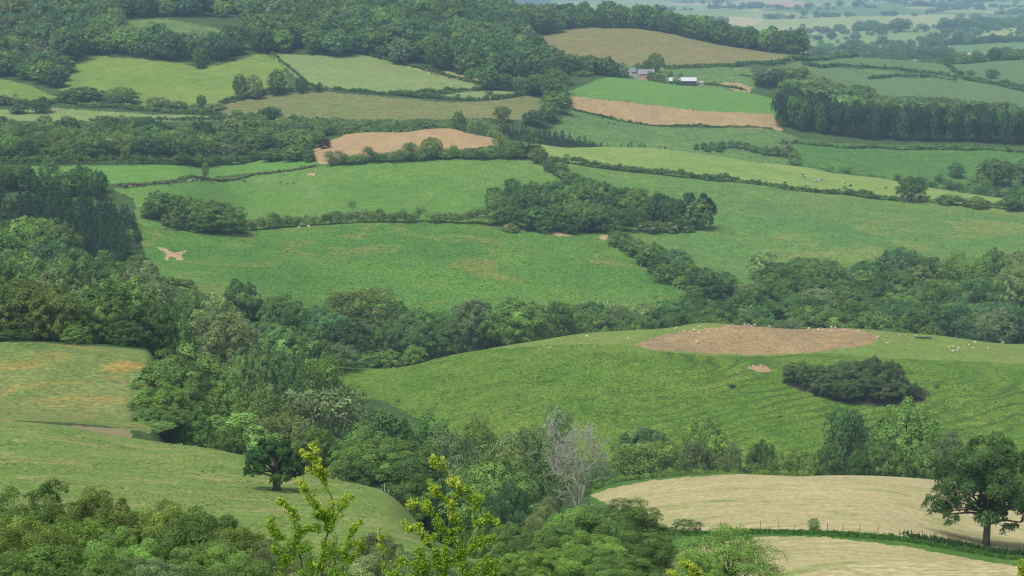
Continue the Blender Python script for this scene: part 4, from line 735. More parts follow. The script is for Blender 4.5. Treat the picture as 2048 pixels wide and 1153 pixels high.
KIND = {'round': 'broadleaf_tree', 'tall': 'broadleaf_tree', 'wispy': 'broadleaf_tree', 'broad': 'broadleaf_tree', 'bush': 'shrub', 'shaggy': 'shrub', 'spruce': 'conifer_tree', 'pine': 'pine_tree'}
LIMIT = {'broadleaf_tree': 292, 'shrub': 150, 'conifer_tree': 70, 'pine_tree': 90}
for kd, lim in LIMIT.items():
    ts = sorted([t for t in TREES if KIND[t['form']] == kd], key=lambda t: -(t['vis'] + (10000 if t['label'] else 0)))
    for i, t in enumerate(ts): t['own'] = i < lim and (t['vis'] >= 6 or (t['label'] is not None and t['vis'] > 0))
    print(kd, len(ts), 'own', sum(t['own'] for t in ts), 'least', min([t['vis'] for t in ts if t['own']] or [0]))

WOOD = {'sheep_hill_wood': 'wood behind sheep hill', 'valley_wood': 'the steep valley wood', 'west_wood': 'wood above orange meadow', 'meadow_copse': 'the meadow clump', 'hill_copse': 'the dark copse',
        'meadow_hedge': 'hedge below copse', 'hanging_wood': 'the hanging wood', 'ridge_wood': 'the ridge wood', 'middle_wood': 'the scrubby middle wood', 'conifer_block': 'the conifer block', 'straw_field_wood': 'thicket behind straw field',
        'east_wood': 'wood below blue field', 'pine_belt': 'the pine belt', 'young_conifers': 'the young conifer strip', 'plain': 'the hazy plain', 'near': 'the nearest bushes', 'gorse': 'the gorse thicket', 'scrub': 'the rough pasture scrub'}
def nth(n): return f"{n}{'th' if 10 <= n % 100 <= 20 else {1: 'st', 2: 'nd', 3: 'rd'}.get(n % 10, 'th')}"
SHAPE = {'round': 'round', 'tall': 'upright', 'wispy': 'open crowned', 'broad': 'spreading', 'bush': 'bushy', 'shaggy': 'bushy', 'spruce': 'spiky', 'pine': 'dark topped'}
NOUN = {'broadleaf_tree': 'tree', 'shrub': 'shrub', 'conifer_tree': 'conifer', 'pine_tree': 'pine'}
by = {}
for t in TREES:
    if t['own'] and not t['label']: by.setdefault((t['wood'], KIND[t['form']]), []).append(t)
for (wd, kd), ts in by.items():
    ts.sort(key=lambda t: t['y']); n = len(ts); nb = 1 if n < 9 else (2 if n < 24 else (3 if n < 60 else 4))
    names = {1: [''], 2: ['front', 'rear'], 3: ['front', 'middle', 'rear'], 4: ['front', 'second', 'third', 'rear']}[nb]
    for b in range(nb):
        row = sorted(ts[n * b // nb:n * (b + 1) // nb], key=lambda t: t['px'])
        for i, t in enumerate(row):
            rw = f'in the {names[b]} row, {WOOD[wd]}' if names[b] else f'in {WOOD[wd]}'
            t['label'] = f"{TONE_WORD[t['tint']]} {SHAPE[t['form']]} {NOUN[kd]}, {nth(i + 1)} from left {rw}"
            t['group'] = f"{NOUN[kd]}s of {WOOD[wd]}"

# ------------------------------------------------------------------ build them
def proto_for(t, r):
    f = t['form']; dist = t['y']
    if f == 'shaggy': lod = 'A'
    elif f in ('spruce', 'pine'): lod = 'B' if dist < 1200 else 'C'
    elif f in ('round', 'wispy', 'bush', 'broad') and dist < 330: lod = 'A'
    else: lod = 'B' if dist < 1250 else 'C'
    ks = [k for k in PROTO if k[0] == f and k[1] == lod]
    return ks[int(r.integers(len(ks)))]
rt = np.random.default_rng(77)
def tint_of(name, r, sd=.19):
    c = np.array(TINT[name]) * math.exp(r.normal(0, sd)); j = r.normal(0, .045)
    c = c * np.array([1 + j, 1, 1 - j * .6]); return (*[float(v) for v in c], 1.0)
rest = {}
BLOSSOM = leaf_mat('blossom', own=(.42, .45, .30), trans=.15)
def add_blossom(o, crown, n, r):
    v = np.zeros(len(crown.vertices) * 3, np.float32); crown.vertices.foreach_get('co', v); v = v.reshape(-1, 4, 3).mean(1)
    out = unit(v - np.array([0, 0, .45])); up = v[(np.linalg.norm((v - [0, 0, .5]) / [.5, .5, .5], axis=1) > .82) & (v[:, 2] > .25)]
    c = up[r.integers(0, len(up), max(4, n // 40))]; k = r.integers(0, len(c), n); p = c[k] + r.normal(0, .045, (n, 3)); d = unit(p - [0, 0, .4])
    b = np_mesh('blossom', leaves_at(r, p + d * .012, unit(d + rdir(r, n) * .5), .014, .9), np.arange(4 * n).reshape(-1, 4), [BLOSSOM], attr=np.exp(r.normal(0, .1, n)))
    link(bpy.data.objects.new('blossom', b), o)
for t in TREES:
    key = proto_for(t, rt); rz = float(rt.uniform(0, 2 * pi)); c = tint_of(t['tint'], rt)
    if t['own']:
        kd = KIND[t['form']]
        o = empty(kd, (t['x'], t['y'], t['z'] - .1), rz); tag(o, t['label'], 'shrub' if kd == 'shrub' else 'tree', t.get('group'))
        o.scale = (t['w'], t['w'], t['h'])
        cr = link(bpy.data.objects.new('crown', PROTO[key][0]), o); cr.color = c
        if t['label'] and ('white blossom' in t['label'] or 'whitish flowering' in t['label']) or (t['wood'] == 'hill_copse' and t['form'] == 'bush' and t['tint'] == 'pale'): add_blossom(o, PROTO[key][0], 420, rt)
        if t['vis'] > 20 and t['form'] not in ('shaggy', 'bush') or key[1] == 'A' or t['form'] in ('pine', 'wispy'):
            link(bpy.data.objects.new('trunk', PROTO[key][1]), o)
    elif t['y'] > 130:
        g = 'conifer' if t['form'] in ('spruce', 'pine') else 'broadleaf'
        rest.setdefault(g, []).append((key, t['x'], t['y'], t['z'] - .1, rz, t['w'], t['h'], c))
def scatter(name, label, cat, items):
    keys = sorted({i[0] for i in items}, key=str)
    pc = bpy.data.collections.new(name + '_kinds')
    idx = {}
    for n, k in enumerate(keys):
        cm, tm = PROTO[k]; me = cm.copy(); me.materials.clear(); me.materials.append(LEAF_I)
        ob = bpy.data.objects.new(f'{n:03d}_kind', me); pc.objects.link(ob); idx[k] = n
    me = bpy.data.meshes.new(name); n = len(items)
    me.vertices.add(n); me.vertices.foreach_set('co', np.array([i[1:4] for i in items], np.float32).ravel())
    for nm, ty, key, arr in (('pick', 'INT', 'value', np.array([idx[i[0]] for i in items], np.int32)), ('turn', 'FLOAT_VECTOR', 'vector', np.array([(0, 0, i[4]) for i in items], np.float32).ravel()),
                             ('size', 'FLOAT_VECTOR', 'vector', np.array([(i[5], i[5], i[6]) for i in items], np.float32).ravel()), ('tint', 'FLOAT_COLOR', 'color', np.array([i[7] for i in items], np.float32).ravel())):
        a = me.attributes.new(nm, ty, 'POINT'); a.data.foreach_set(key, arr)
    o = link(bpy.data.objects.new(name, me)); tag(o, label, cat, kind='stuff')
    ng = bpy.data.node_groups.new(name, 'GeometryNodeTree')
    ng.interface.new_socket('Geometry', in_out='INPUT', socket_type='NodeSocketGeometry'); ng.interface.new_socket('Geometry', in_out='OUTPUT', socket_type='NodeSocketGeometry')
    N, L = ng.nodes, ng.links; gi, go = N.new('NodeGroupInput'), N.new('NodeGroupOutput')
    mp = N.new('GeometryNodeMeshToPoints'); ip = N.new('GeometryNodeInstanceOnPoints'); ci = N.new('GeometryNodeCollectionInfo')
    ci.inputs['Collection'].default_value = pc; ci.inputs['Separate Children'].default_value = True; ci.inputs['Reset Children'].default_value = True
    def at_(nm, ty):
        q = N.new('GeometryNodeInputNamedAttribute'); q.data_type = ty; q.inputs[0].default_value = nm; return next(s for s in q.outputs if s.enabled and s.name == 'Attribute')
    L.new(gi.outputs[0], mp.inputs['Mesh']); L.new(mp.outputs[0], ip.inputs['Points']); L.new(ci.outputs[0], ip.inputs['Instance']); ip.inputs['Pick Instance'].default_value = True
    L.new(at_('pick', 'INT'), ip.inputs['Instance Index']); L.new(at_('turn', 'FLOAT_VECTOR'), ip.inputs['Rotation']); L.new(at_('size', 'FLOAT_VECTOR'), ip.inputs['Scale'])
    L.new(ip.outputs[0], go.inputs[0])
    md = o.modifiers.new('trees', 'NODES'); md.node_group = ng
    return o
if 'broadleaf' in rest: scatter('woodland', 'the mass of smaller broadleaf trees filling the distant woods', 'woodland', rest['broadleaf'])
if 'conifer' in rest: scatter('conifer_woodland', 'the mass of remaining conifers behind the front rows', 'woodland', rest['conifer'])
print('rest', {k: len(v) for k, v in rest.items()})
# ------------------------------------------------------------------ hedges, banks and rank growth
def ground_path(pts, ymin):
    out = []
    for p in pts:
        if len(p) == 3: out.append(at(p[0], p[2]))
        else: out.append(hit(p[0], p[1], ymin))
    return np.array(out)
def resample(P_, step):
    d = np.linalg.norm(np.diff(P_[:, :2], axis=0), axis=1); s = np.concatenate([[0], np.cumsum(d)])
    q = np.arange(0, s[-1] + step * .5, step)
    x, y = np.interp(q, s, P_[:, 0]), np.interp(q, s, P_[:, 1])
    return np.array([(a, b, ground_z(a, b)) for a, b in zip(x, y)]), s[-1]
def hedge(label, pts, ymin, h, w, tint, seed, var=.3, peaks=.12, blossom=0.0, name='hedge', cover=1.7, lf=1.0):
    r = np.random.default_rng(seed); line, length = resample(ground_path(pts, ymin), w * .42)
    n = len(line); Ym = line[:, 1].mean(); s = max(.07, .00030 * Ym) * lf
    wob = np.interp(np.arange(n), np.arange(0, n + 6, 6), r.normal(0, 1, len(np.arange(0, n + 6, 6))))
    hh = h * np.clip(1 + var * .55 * wob + r.normal(0, var * .3, n), .45, 1.9); hh = np.where(r.random(n) < peaks, hh * r.uniform(1.15, 1.6, n), hh)
    C, R, tn = [], [], []
    for i in range(n):
        tone = math.exp(r.normal(0, .16))
        for _ in range(2):
            rad = min(hh[i] * .5, w * .62) * r.uniform(.7, 1.05)
            zc = r.uniform(.35, 1) * (hh[i] - rad)
            C.append(line[i] + np.array([r.normal(0, w * .16), r.normal(0, w * .2), max(zc, rad * .45)])); R.append(rad); tn.append(tone * math.exp(r.normal(0, .12)))
    C, R, tn = np.array(C), np.array(R), np.array(tn)
    nq = int(min(cover * length * (2 * h + w) / (1.24 * s * s), 90000))
    k = r.choice(len(C), nq, p=R ** 2 / (R ** 2).sum()); d = rdir(r, nq); d[:, 2] = np.where(d[:, 2] < -.3, -d[:, 2], d[:, 2])
    p = C[k] + d * (R[k] * r.uniform(.6, 1.08, nq))[:, None]
    nrm = unit(d * .8 + np.array([0, 0, .3]) + rdir(r, nq) * .55)
    o0 = line[n // 2].copy()
    v = leaves_at(r, p - o0, nrm, s)
    me = np_mesh(name, v, np.arange(4 * nq).reshape(-1, 4), [LEAF], attr=tn[k] * np.exp(r.normal(0, .2, nq)))
    o = link(bpy.data.objects.new(name, me)); o.location = o0; o.color = tint_of(tint, r, .06)
    tag(o, label, name.replace('_', ' '), 'hedges between the fields' if name == 'hedge' else None)
    if blossom:
        nb = int(nq * blossom); sel = r.choice(nq, nb)
        grp = r.choice(len(C), max(3, int(len(C) * .28))); g = grp[r.integers(0, len(grp), nb)]
        d = rdir(r, nb); d[:, 2] = np.abs(d[:, 2]); p = C[g] + d * (R[g] * 1.04)[:, None] - o0
        b = np_mesh('blossom', leaves_at(r, p, unit(d + rdir(r, nb) * .5), s * .6, .9), np.arange(4 * nb).reshape(-1, 4), [BLOSSOM], attr=np.exp(r.normal(0, .1, nb)))
        link(bpy.data.objects.new('blossom', b), o)
    return o
H = hedge
H('long clipped hedge between the cow pasture and the wide meadow', [(1108, 322), (1180, 334), (1300, 348), (1400, 359), (1500, 368), (1640, 386), (1792, 402)], 1120, 3.6, 3.2, 'dark', 801, peaks=.1)
H('thick hedge right of the gateway below the cow pasture', [(1842, 403), (1900, 409), (1960, 414), (2048, 422), (2140, 430)], 1120, 4.2, 3.6, 'mid', 802, .35)
H('tall flowering hawthorn hedge above the central meadow', [(497, 462), (560, 456), (620, 451), (700, 447), (780, 445), (842, 444)], 900, 6.4, 5.6, 'mid', 803, .34, .2, .04)
H('shorter hedge between the field gap and the copse', [(858, 446), (900, 446), (950, 448), (990, 452)], 900, 6.2, 5.6, 'mid', 804, .3, .15, .05)
H('tall bushy hedge along the foot of the ploughed field', [(660, 332), (700, 329), (760, 325), (860, 320), (940, 318), (1000, 318), (1055, 318)], 1100, 7.5, 6.0, 'mid', 805, .35, .18, .015)
H('hedge curving over the top right of the ploughed field', [(925, None, 1300), (960, None, 1290), (985, None, 1255), (1005, None, 1220), (1022, None, 1195)], 1180, 4.5, 4.5, 'olive', 806, .3)
H('bushy hedge running down from the ploughed field to the copse', [(1068, 318), (1085, 326), (1105, 342), (1125, 358), (1150, 372)], 1000, 6.0, 6.0, 'mid', 807, .5, .2, .02)
H('low rough hedge bank below the vivid crop strip', [(232, 372), (280, 371), (330, 368), (420, 360), (500, 352), (560, 345), (632, 333)], 950, 1.5, 3.4, 'grey', 808, .35, .05)
H('thin hedge climbing beside the yellow green meadow', [(543, 107), (560, 122), (590, 146), (612, 166), (630, 176)], 1440, 2.0, 2.2, 'dark', 809, .3)
H('curved hedge under the yellow green meadow', [(440, 211), (470, 203), (500, 196), (535, 188), (570, 184), (640, 180)], 1400, 4.2, 4.0, 'dark', 810, .3)
H('long field hedge above the brownish terraced pasture', [(640, 180), (700, 184), (760, 190), (800, 191), (850, 189), (900, 185), (985, 179)], 1400, 3.2, 3.2, 'dark', 811, .35)
H('lower curved hedge at the small pale field', [(790, 190), (840, 196), (900, 200), (960, 202), (1020, 196), (1085, 186)], 1380, 3.4, 3.4, 'dark', 812, .4, .15)
H('straight hedge along the straw lane', [(739, 113), (780, 122), (815, 132), (870, 146), (930, 162), (985, 176)], 1440, 3.0, 3.0, 'dark', 813, .3)
H('clipped dark hedge on the dry strip field', [(182, 245), (240, 243), (300, 243), (400, 242), (470, 239)], 1340, 3.2, 3.0, 'dark', 814, .18)
H('hedge at the left edge between the small field and the strip', [(0, 208), (40, 212), (80, 212), (120, 205), (160, 212)], 1380, 4.5, 4.5, 'dark', 815, .4)
H('hedge under the yellow green meadow trees', [(160, 214), (220, 216), (290, 222), (360, 228), (440, 232)], 1380, 4.0, 4.0, 'mid', 816, .45)
H('upper farm lane hedge below the brown hill pasture', [(1325, 134), (1400, 132), (1470, 131), (1540, 126), (1580, 121)], 1700, 2.6, 3.0, 'dark', 817, .2)
H('lower farm lane hedge above the sheep pasture', [(1330, 139), (1400, 137), (1470, 135), (1540, 131), (1570, 128)], 1700, 2.6, 3.0, 'dark', 818, .2)
H('upper hedge between the blue green cereal fields', [(1605, 131), (1700, 135), (1780, 140), (1860, 148), (1960, 163), (2048, 176), (2150, 192)], 1760, 3.6, 3.6, 'dark', 819, .4, .12)
H('short hedge in the middle of the blue green cereal fields', [(1738, 159), (1800, 153), (1860, 155), (1912, 163)], 1760, 3.6, 3.6, 'dark', 820, .4)
H('lower right hedge of the blue green cereal fields', [(1928, 160), (1990, 170), (2048, 184), (2140, 206)], 1760, 3.4, 3.4, 'dark', 821, .35)
H('far top hedge of the blue green cereal fields', [(1590, 121), (1700, 116), (1820, 119), (1890, 124), (1960, 123), (2060, 119), (2150, 118)], 1950, 4.2, 4.2, 'dark', 822, .4, .15)
H('cross hedge joining two of the blue green cereal field hedges', [(1880, 124), (1892, 132), (1905, 142), (1925, 155)], 1760, 3.6, 3.6, 'dark', 823, .4)
H('bushy hedge behind the crest of the cow pasture', [(1570, None, 1322), (1640, None, 1325), (1700, None, 1325), (1770, None, 1322), (1860, None, 1315)], 1290, 11.0, 5.5, 'mid', 824, .35, .25)
H('hedge beyond the right end of the cow pasture', [(1850, None, 1335), (1920, None, 1330), (1990, None, 1325), (2060, None, 1320), (2140, None, 1320)], 1290, 11.0, 6, 'mid', 825, .25, .2)
H('thin hedge along the bottom of the brown strip', [(1145, 221), (1200, 232), (1260, 247), (1340, 254), (1400, 252), (1480, 256), (1546, 259)], 1330, 1.5, 1.6, 'dark', 826, .3)
H('low bramble hedge on the crest of the straw field', [(1180, None, 400), (1240, None, 403), (1330, None, 406), (1420, None, 406), (1500, None, 406), (1570, None, 407), (1625, None, 409)], 380, 1.7, 2.0, 'bright', 827, .25, .06, lf=.8)
H('hedge bordering the left side of the hill pasture', [(1035, 74), (1050, 90), (1080, 108), (1115, 124)], 1800, 4, 5, 'dark', 828, .4)
H('low hedge at the lower end of the pine belt', [(1560, 288), (1640, 292), (1750, 296), (1900, 300), (2060, 305), (2200, 310)], 1380, 3.0, 4.0, 'mid', 829, .5, .1)
H('hedge of young bushes on the left bank of the central meadow', [(262, 452), (258, 480), (266, 515), (290, 545), (335, 568), (385, 588)], 780, 3.0, 7.0, 'mid', 830, .6, .15)
H('dark hedge closing the vivid crop strip on top', [(-60, 333), (60, 333), (200, 331), (340, 331), (430, 329), (520, 319), (620, 322)], 1100, 4.5, 5, 'dark', 831, .35)
H('low hedge behind the farm barn', [(1400, 168), (1440, 172), (1490, 182)], 1700, 1.8, 2.4, 'dark', 832, .4)

def rank_growth(name, label, cat, areas, seed, size, height, tint, density, ymin=0, dry=0.0):
    """upright blades and leaves over strips of ground: (points, ymin, half width)"""
    r = np.random.default_rng(seed); Pp, T = [], []
    for pts, ym, hw in areas:
        line, length = resample(ground_path(pts, ym), 1.0)
        n = int(length * hw * 2 * density); i = r.integers(0, len(line), n)
        x = line[i, 0] + r.normal(0, .5, n) + r.uniform(-hw, hw, n) * .3; y = line[i, 1] + r.uniform(-hw, hw, n)
        z = np.array([ground_z(a, b) for a, b in zip(x, y)]); Pp.append(np.stack([x, y, z], 1)); 
    p = np.concatenate(Pp); n = len(p); clump_ = .5 + .5 * waves(p[:, 0], p[:, 1], 3.0, 5, seed); hh = height * np.clip(.55 + .5 * clump_, .25, 1.5) * r.uniform(.5, 1.2, n)
    o0 = p.mean(0); p = p - o0; d = rdir(r, n); d[:, 2] = 0; d = unit(d); up = np.stack([r.normal(0, .25, n), r.normal(0, .25, n), np.ones(n)], 1) * hh[:, None]
    sz = (size * r.uniform(.6, 1.4, n))[:, None]
    v = np.stack([p - d * sz * .6 - [0, 0, .05], p + up * .5 - d * sz, p + up, p + up * .45 + d * sz], 1).reshape(-1, 3)
    me = np_mesh(name, v, np.arange(4 * n).reshape(-1, 4), [LEAF], attr=np.exp(r.normal(0, .25, n)))
    o = link(bpy.data.objects.new(name, me)); o.location = o0; o.color = (*(TINT[tint] if isinstance(tint, str) else tint), 1)
    tag(o, label, cat, kind='stuff'); return o
rank_growth('tall_grass', 'tall green grass filling the strip between the straw fields', 'grass', [([(1345, 1068), (1420, 1070), (1520, 1066), (1650, 1069), (1750, 1076), (1850, 1088), (1950, 1105), (2060, 1122), (2180, 1140)], 180, 3.2)], 841, .10, .5, (.062, .160, .022), 16)
rank_growth('nettles', 'dark weeds and nettles under the round oak', 'weeds', [([(1830, 1078), (1880, 1088), (1950, 1098), (2048, 1110), (2140, 1122)], 200, 2.6)], 842, .12, .8, (.036, .085, .022), 16)
rank_growth('dry_bracken', 'purplish dead stems around the gorse thicket', 'bracken', [([(1580, 768), (1640, 788), (1700, 800), (1760, 806), (1830, 798), (1850, 785)], 540, 4.5)], 843, .10, 1.0, (.125, .095, .085), 9)

def tussocks(label, polys, seed, n_per, size, height, tint, tone_sd=.3):
    """tufts of coarse grass on open pasture: outlines in (photo column, distance)"""
    r = np.random.default_rng(seed); PT = []
    for poly, n in polys:
        pa = np.array(poly, float); got = 0
        while got < n:
            Y = r.uniform(pa[:, 1].min(), pa[:, 1].max(), 4000); p = r.uniform(pa[:, 0].min(), pa[:, 0].max(), 4000)
            x = (p - CX) / FPX / CP / 1.012 * Y
            dens = .5 + .5 * waves(x, Y, 28, 6, seed)
            ok = inside(poly, p, Y) & (r.random(4000) < dens * Y / pa[:, 1].max())
            PT += [(a, b, ground_z(a, b)) for a, b in zip(x[ok], Y[ok])]; got += int(ok.sum())
    c = np.array(PT); m = len(c); sc = np.exp(r.normal(0, .35, m)); tone = np.exp(r.normal(0, tone_sd, m))
    k = np.repeat(np.arange(m), n_per); N_ = len(k)
    d = rdir(r, N_); d[:, 2] = 0; d = unit(d); out = rdir(r, N_) * [1, 1, 0]
    s_ = (size * sc[k])[:, None]; base = c[k] + out * s_ * .5 - [0, 0, .04]; tip = base + out * s_ * .45 + np.array([0, 0, 1]) * (height * sc[k] * r.uniform(.6, 1.2, N_))[:, None]
    o0 = c.mean(0); w = s_ * .42
    v = np.stack([base - d * w * .6, base + d * w * .6, tip + d * w * .45, tip - d * w * .45], 1).reshape(-1, 3) - o0
    me = np_mesh('grass_tussocks', v, np.arange(4 * N_).reshape(-1, 4), [LEAF], attr=tone[k] * np.exp(r.normal(0, .12, N_)))
    o = link(bpy.data.objects.new('grass_tussocks', me)); o.location = o0; o.color = (*tint, 1); tag(o, label, 'grass', kind='stuff')
tussocks('coarse grass tufts over the slope of the sheep hill', [([(800, 670), (720, 640), (1000, 575), (1300, 560), (2060, 572), (2200, 676), (1760, 672), (1300, 672), (1000, 672)], 9000)], 851, 5, .38, .13, (.095, .185, .024), .2)
tussocks('coarse grass tufts over the central meadow', [([(320, 960), (420, 830), (560, 805), (850, 815), (1370, 885), (1210, 1000), (850, 1005), (500, 970)], 5500)], 852, 4, .5, .12, (.095, .198, .032), .2)
tussocks('coarse grass tufts over the wide meadow beside the copse', [([(1450, 930), (2060, 975), (2200, 1150), (1400, 1150), (1250, 1130), (1440, 1060)], 4500)], 853, 4, .5, .12, (.115, .205, .038), .2)
tussocks('dry and green tufts over the grazed hillside meadow', [([(-100, 190), (600, 190), (760, 230), (720, 300), (500, 326), (-100, 326)], 7000)], 854, 5, .20, .07, (.150, .215, .058), .25)
# ------------------------------------------------------------------ single trees that carry the picture
def sculpted(name, label, base, lobes, leaf, nq, tint, seed, trunk_r, split_px, depth, copies=2, sub=9):
    """a tree whose crown lobes are given as (column, row, radius) at the distance of its foot, spread in depth"""
    r = np.random.default_rng(seed); bx, by, bz = hit(*base[:2], base[2]); k = by / FPX
    cx = np.mean([l[0] for l in lobes]); half = max(abs(l[0] - cx) for l in lobes) + 10
    C, R = [], []
    for px, py, rp in lobes:
        dm = math.sqrt(max(0.05, 1 - ((px - cx) / half) ** 2)) * depth
        for c in range(copies):
            dy = (r.uniform(.05, .85) * (1 if c else -1)) * dm if copies > 1 else 0
            C.append(((px - base[0]) * k + r.normal(0, rp * .12 * k), dy, float(slope_of(py)) * by - bz + r.normal(0, rp * .1 * k))); R.append(rp * k * r.uniform(.85, 1.05))
    C, R = np.array(C), np.array(R)
    v, q, t = foliage(r, C, R, nq, leaf, sub=sub, jit=.7, fill=.16, tone_sd=.17, deep=.62)
    o = empty(name, (bx, by, bz - .05)); tag(o, label, 'tree')
    cr = link(bpy.data.objects.new('crown', np_mesh('crown', v, q, [LEAF], attr=t)), o); cr.color = (*TINT[tint], 1) if isinstance(tint, str) else (*tint, 1)
    tb = MB(); zs = float(slope_of(split_px)) * by - bz; top = C[:, 2].max() * .8
    for a in np.linspace(0, 2 * pi, 6)[:-1]: tb.tube([(0, 0, zs * .28), (math.cos(a) * trunk_r * 1.1, math.sin(a) * trunk_r * 1.1, .0)], [trunk_r * .6, trunk_r * .3], 6)
    tb.tube([(0, 0, -.1), (.02, 0, zs * .3), (.08, 0, zs), (.2, .1, zs + (top - zs) * .5), (.1, 0, top)], [trunk_r * 1.25, trunk_r, trunk_r * .92, trunk_r * .45, trunk_r * .1], 12)
    for i in r.permutation(len(C))[:26]:
        t_ = r.uniform(0, .55); b = np.array([.08 + .1 * t_, .05 * t_, zs + (top - zs) * t_ * .7]); e = C[i]
        m1 = b * .62 + e * .38 + np.array([0, 0, .25 * R[i]]); m2 = b * .25 + e * .75 + rdir(r, 1)[0] * R[i] * .25; q_ = trunk_r * r.uniform(.22, .42)
        tb.tube([b, m1, m2, e], [q_, q_ * .75, q_ * .5, q_ * .2], 7)
        for _ in range(3):
            e2 = e + rdir(r, 1)[0] * R[i] * .95; tb.tube([m2, (m2 + e2) / 2 + rdir(r, 1)[0] * .1, e2], [q_ * .35, q_ * .22, q_ * .06], 5, cap=False)
    tb.build('trunk', BARK, o, True)
    return o
sculpted('oak_tree', 'large round crowned oak standing by the straw field at the right edge', (1972, 1091, 200),
 [(1960, 914, 30), (1996, 908, 31), (1930, 935, 32), (2030, 925, 33), (2062, 950, 32), (1905, 964, 30), (1884, 990, 27), (1862, 1013, 15), (1846, 1018, 8), (1886, 1024, 17), (1880, 1034, 9), (1900, 1008, 22), (1936, 984, 36), (1976, 956, 40), (2012, 976, 40), (2048, 990, 32), (2080, 985, 27), (2074, 1014, 24), (2088, 1030, 14), (2040, 1024, 25), (2010, 1014, 28), (1986, 1030, 24), (1960, 1020, 22), (1946, 1030, 13), (2002, 1044, 14), (2020, 1046, 10), (1916, 1000, 22), (2098, 960, 26)],
 .145, 60000, (.062, .130, .030), 901, .55, 1050, 7.0)
sculpted('oak_tree', 'lone small dark oak with a thick trunk on the grazed meadow', (553, 981, 200),
 [(545, 891, 15), (522, 897, 13), (572, 899, 15), (506, 914, 13), (497, 934, 10), (492, 943, 6), (513, 938, 11), (532, 918, 17), (560, 918, 19), (588, 922, 15), (601, 938, 10), (604, 945, 6), (582, 948, 11), (560, 946, 12), (548, 956, 7), (575, 935, 14), (530, 900, 12), (512, 925, 12), (596, 912, 10)],
 .135, 26000, (.040, .104, .024), 902, .55, 958, 4.2)

def bare_tree(name, label, base, top_px, half_px, seed, mat, trunk_r, forks=5, levels=6, twig=.02, lean=0.0):
    """leafless branching skeleton grown into an egg-shaped envelope"""
    r = np.random.default_rng(seed); bx, by, bz = hit(*base[:2], base[2]) if len(base) == 3 and base[1] else at(base[0], base[2]); k = by / FPX
    Ht = float(slope_of(top_px)) * by - bz; Wd = half_px * k
    tb, sb = MB(), MB()
    def grow(p, d, L, rad, lv):
        n = 3; pts = [p]; rr = [rad]; q = p.copy(); dd = d.copy()
        for i in range(n):
            dd = unit(dd + r.normal(0, .16, 3) + np.array([0, 0, .05])); q = q + dd * L / n; pts.append(q.copy()); rr.append(max(rad * (1 - .42 * (i + 1) / n), twig))
        (tb if lv >= levels - 1 else sb).tube(pts, rr, 7 if lv > 3 else 4, cap=lv > 3)
        if lv <= 0: return
        for c in range(2 if lv > 2 else 3):
            j = int(r.integers(1, n + 1)) if c else n
            nd = unit(dd * .75 + rdir(r, 1)[0] * .75 + np.array([0, 0, .12]))
            e = pts[j] + nd * L * .7
            rel = math.hypot(e[0], e[1]) / Wd
            if rel > 1.05 or e[2] > Ht: nd = unit(nd - np.array([e[0], e[1], max(0, e[2] - Ht) * 3]) / Wd * .6)
            grow(pts[j], nd, L * r.uniform(.62, .84), max(rr[j] * (.82 if c == 0 else .6), twig), lv - 1)
    b = np.array([0, 0, -.1]); f = np.array([lean, 0, Ht * .10])
    tb.tube([b, f * .5, f], [trunk_r * 1.25, trunk_r, trunk_r * .95], 10)
    for a in range(forks):
        an = 2 * pi * a / forks + r.uniform(-.3, .3); d = unit(np.array([math.cos(an) * .42, math.sin(an) * .42, 1.0]))
        grow(f, d, Ht * .27, trunk_r * .55, levels)
    o = empty(name, (bx, by, bz)); tag(o, label, 'tree')
    tb.build('trunk', mat, o, True); sb.build('branches', mat, o)
    return o
bare_tree('dead_tree', 'bare pale grey dead tree at the left corner of the straw field', (1160, 0, 318), 826, 62, 911, BARK_DEAD, .36, 6, 7, .026)
bare_tree('dead_tree', 'small bleached dead trunk at the edge of the hanging wood', (274, 113, 1600), 84, 8, 912, BARK_DEAD, .35, 3, 2, .09)
bare_tree('dead_tree', 'little bare grey sapling by the fenced meadow corner', (815, 0, 318), 888, 16, 913, BARK_DEAD, .12, 4, 4, .02)
bare_tree('dead_tree', 'second bare grey sapling left of the fenced meadow corner shrubs', (768, 0, 338), 880, 10, 914, BARK_DEAD, .1, 3, 3, .02)
bare_tree('dead_tree', 'bleached bare snag standing among the trees at the foot of the valley wood', (520, 0, 520), 722, 26, 915, BARK_DEAD, .25, 4, 4, .03)

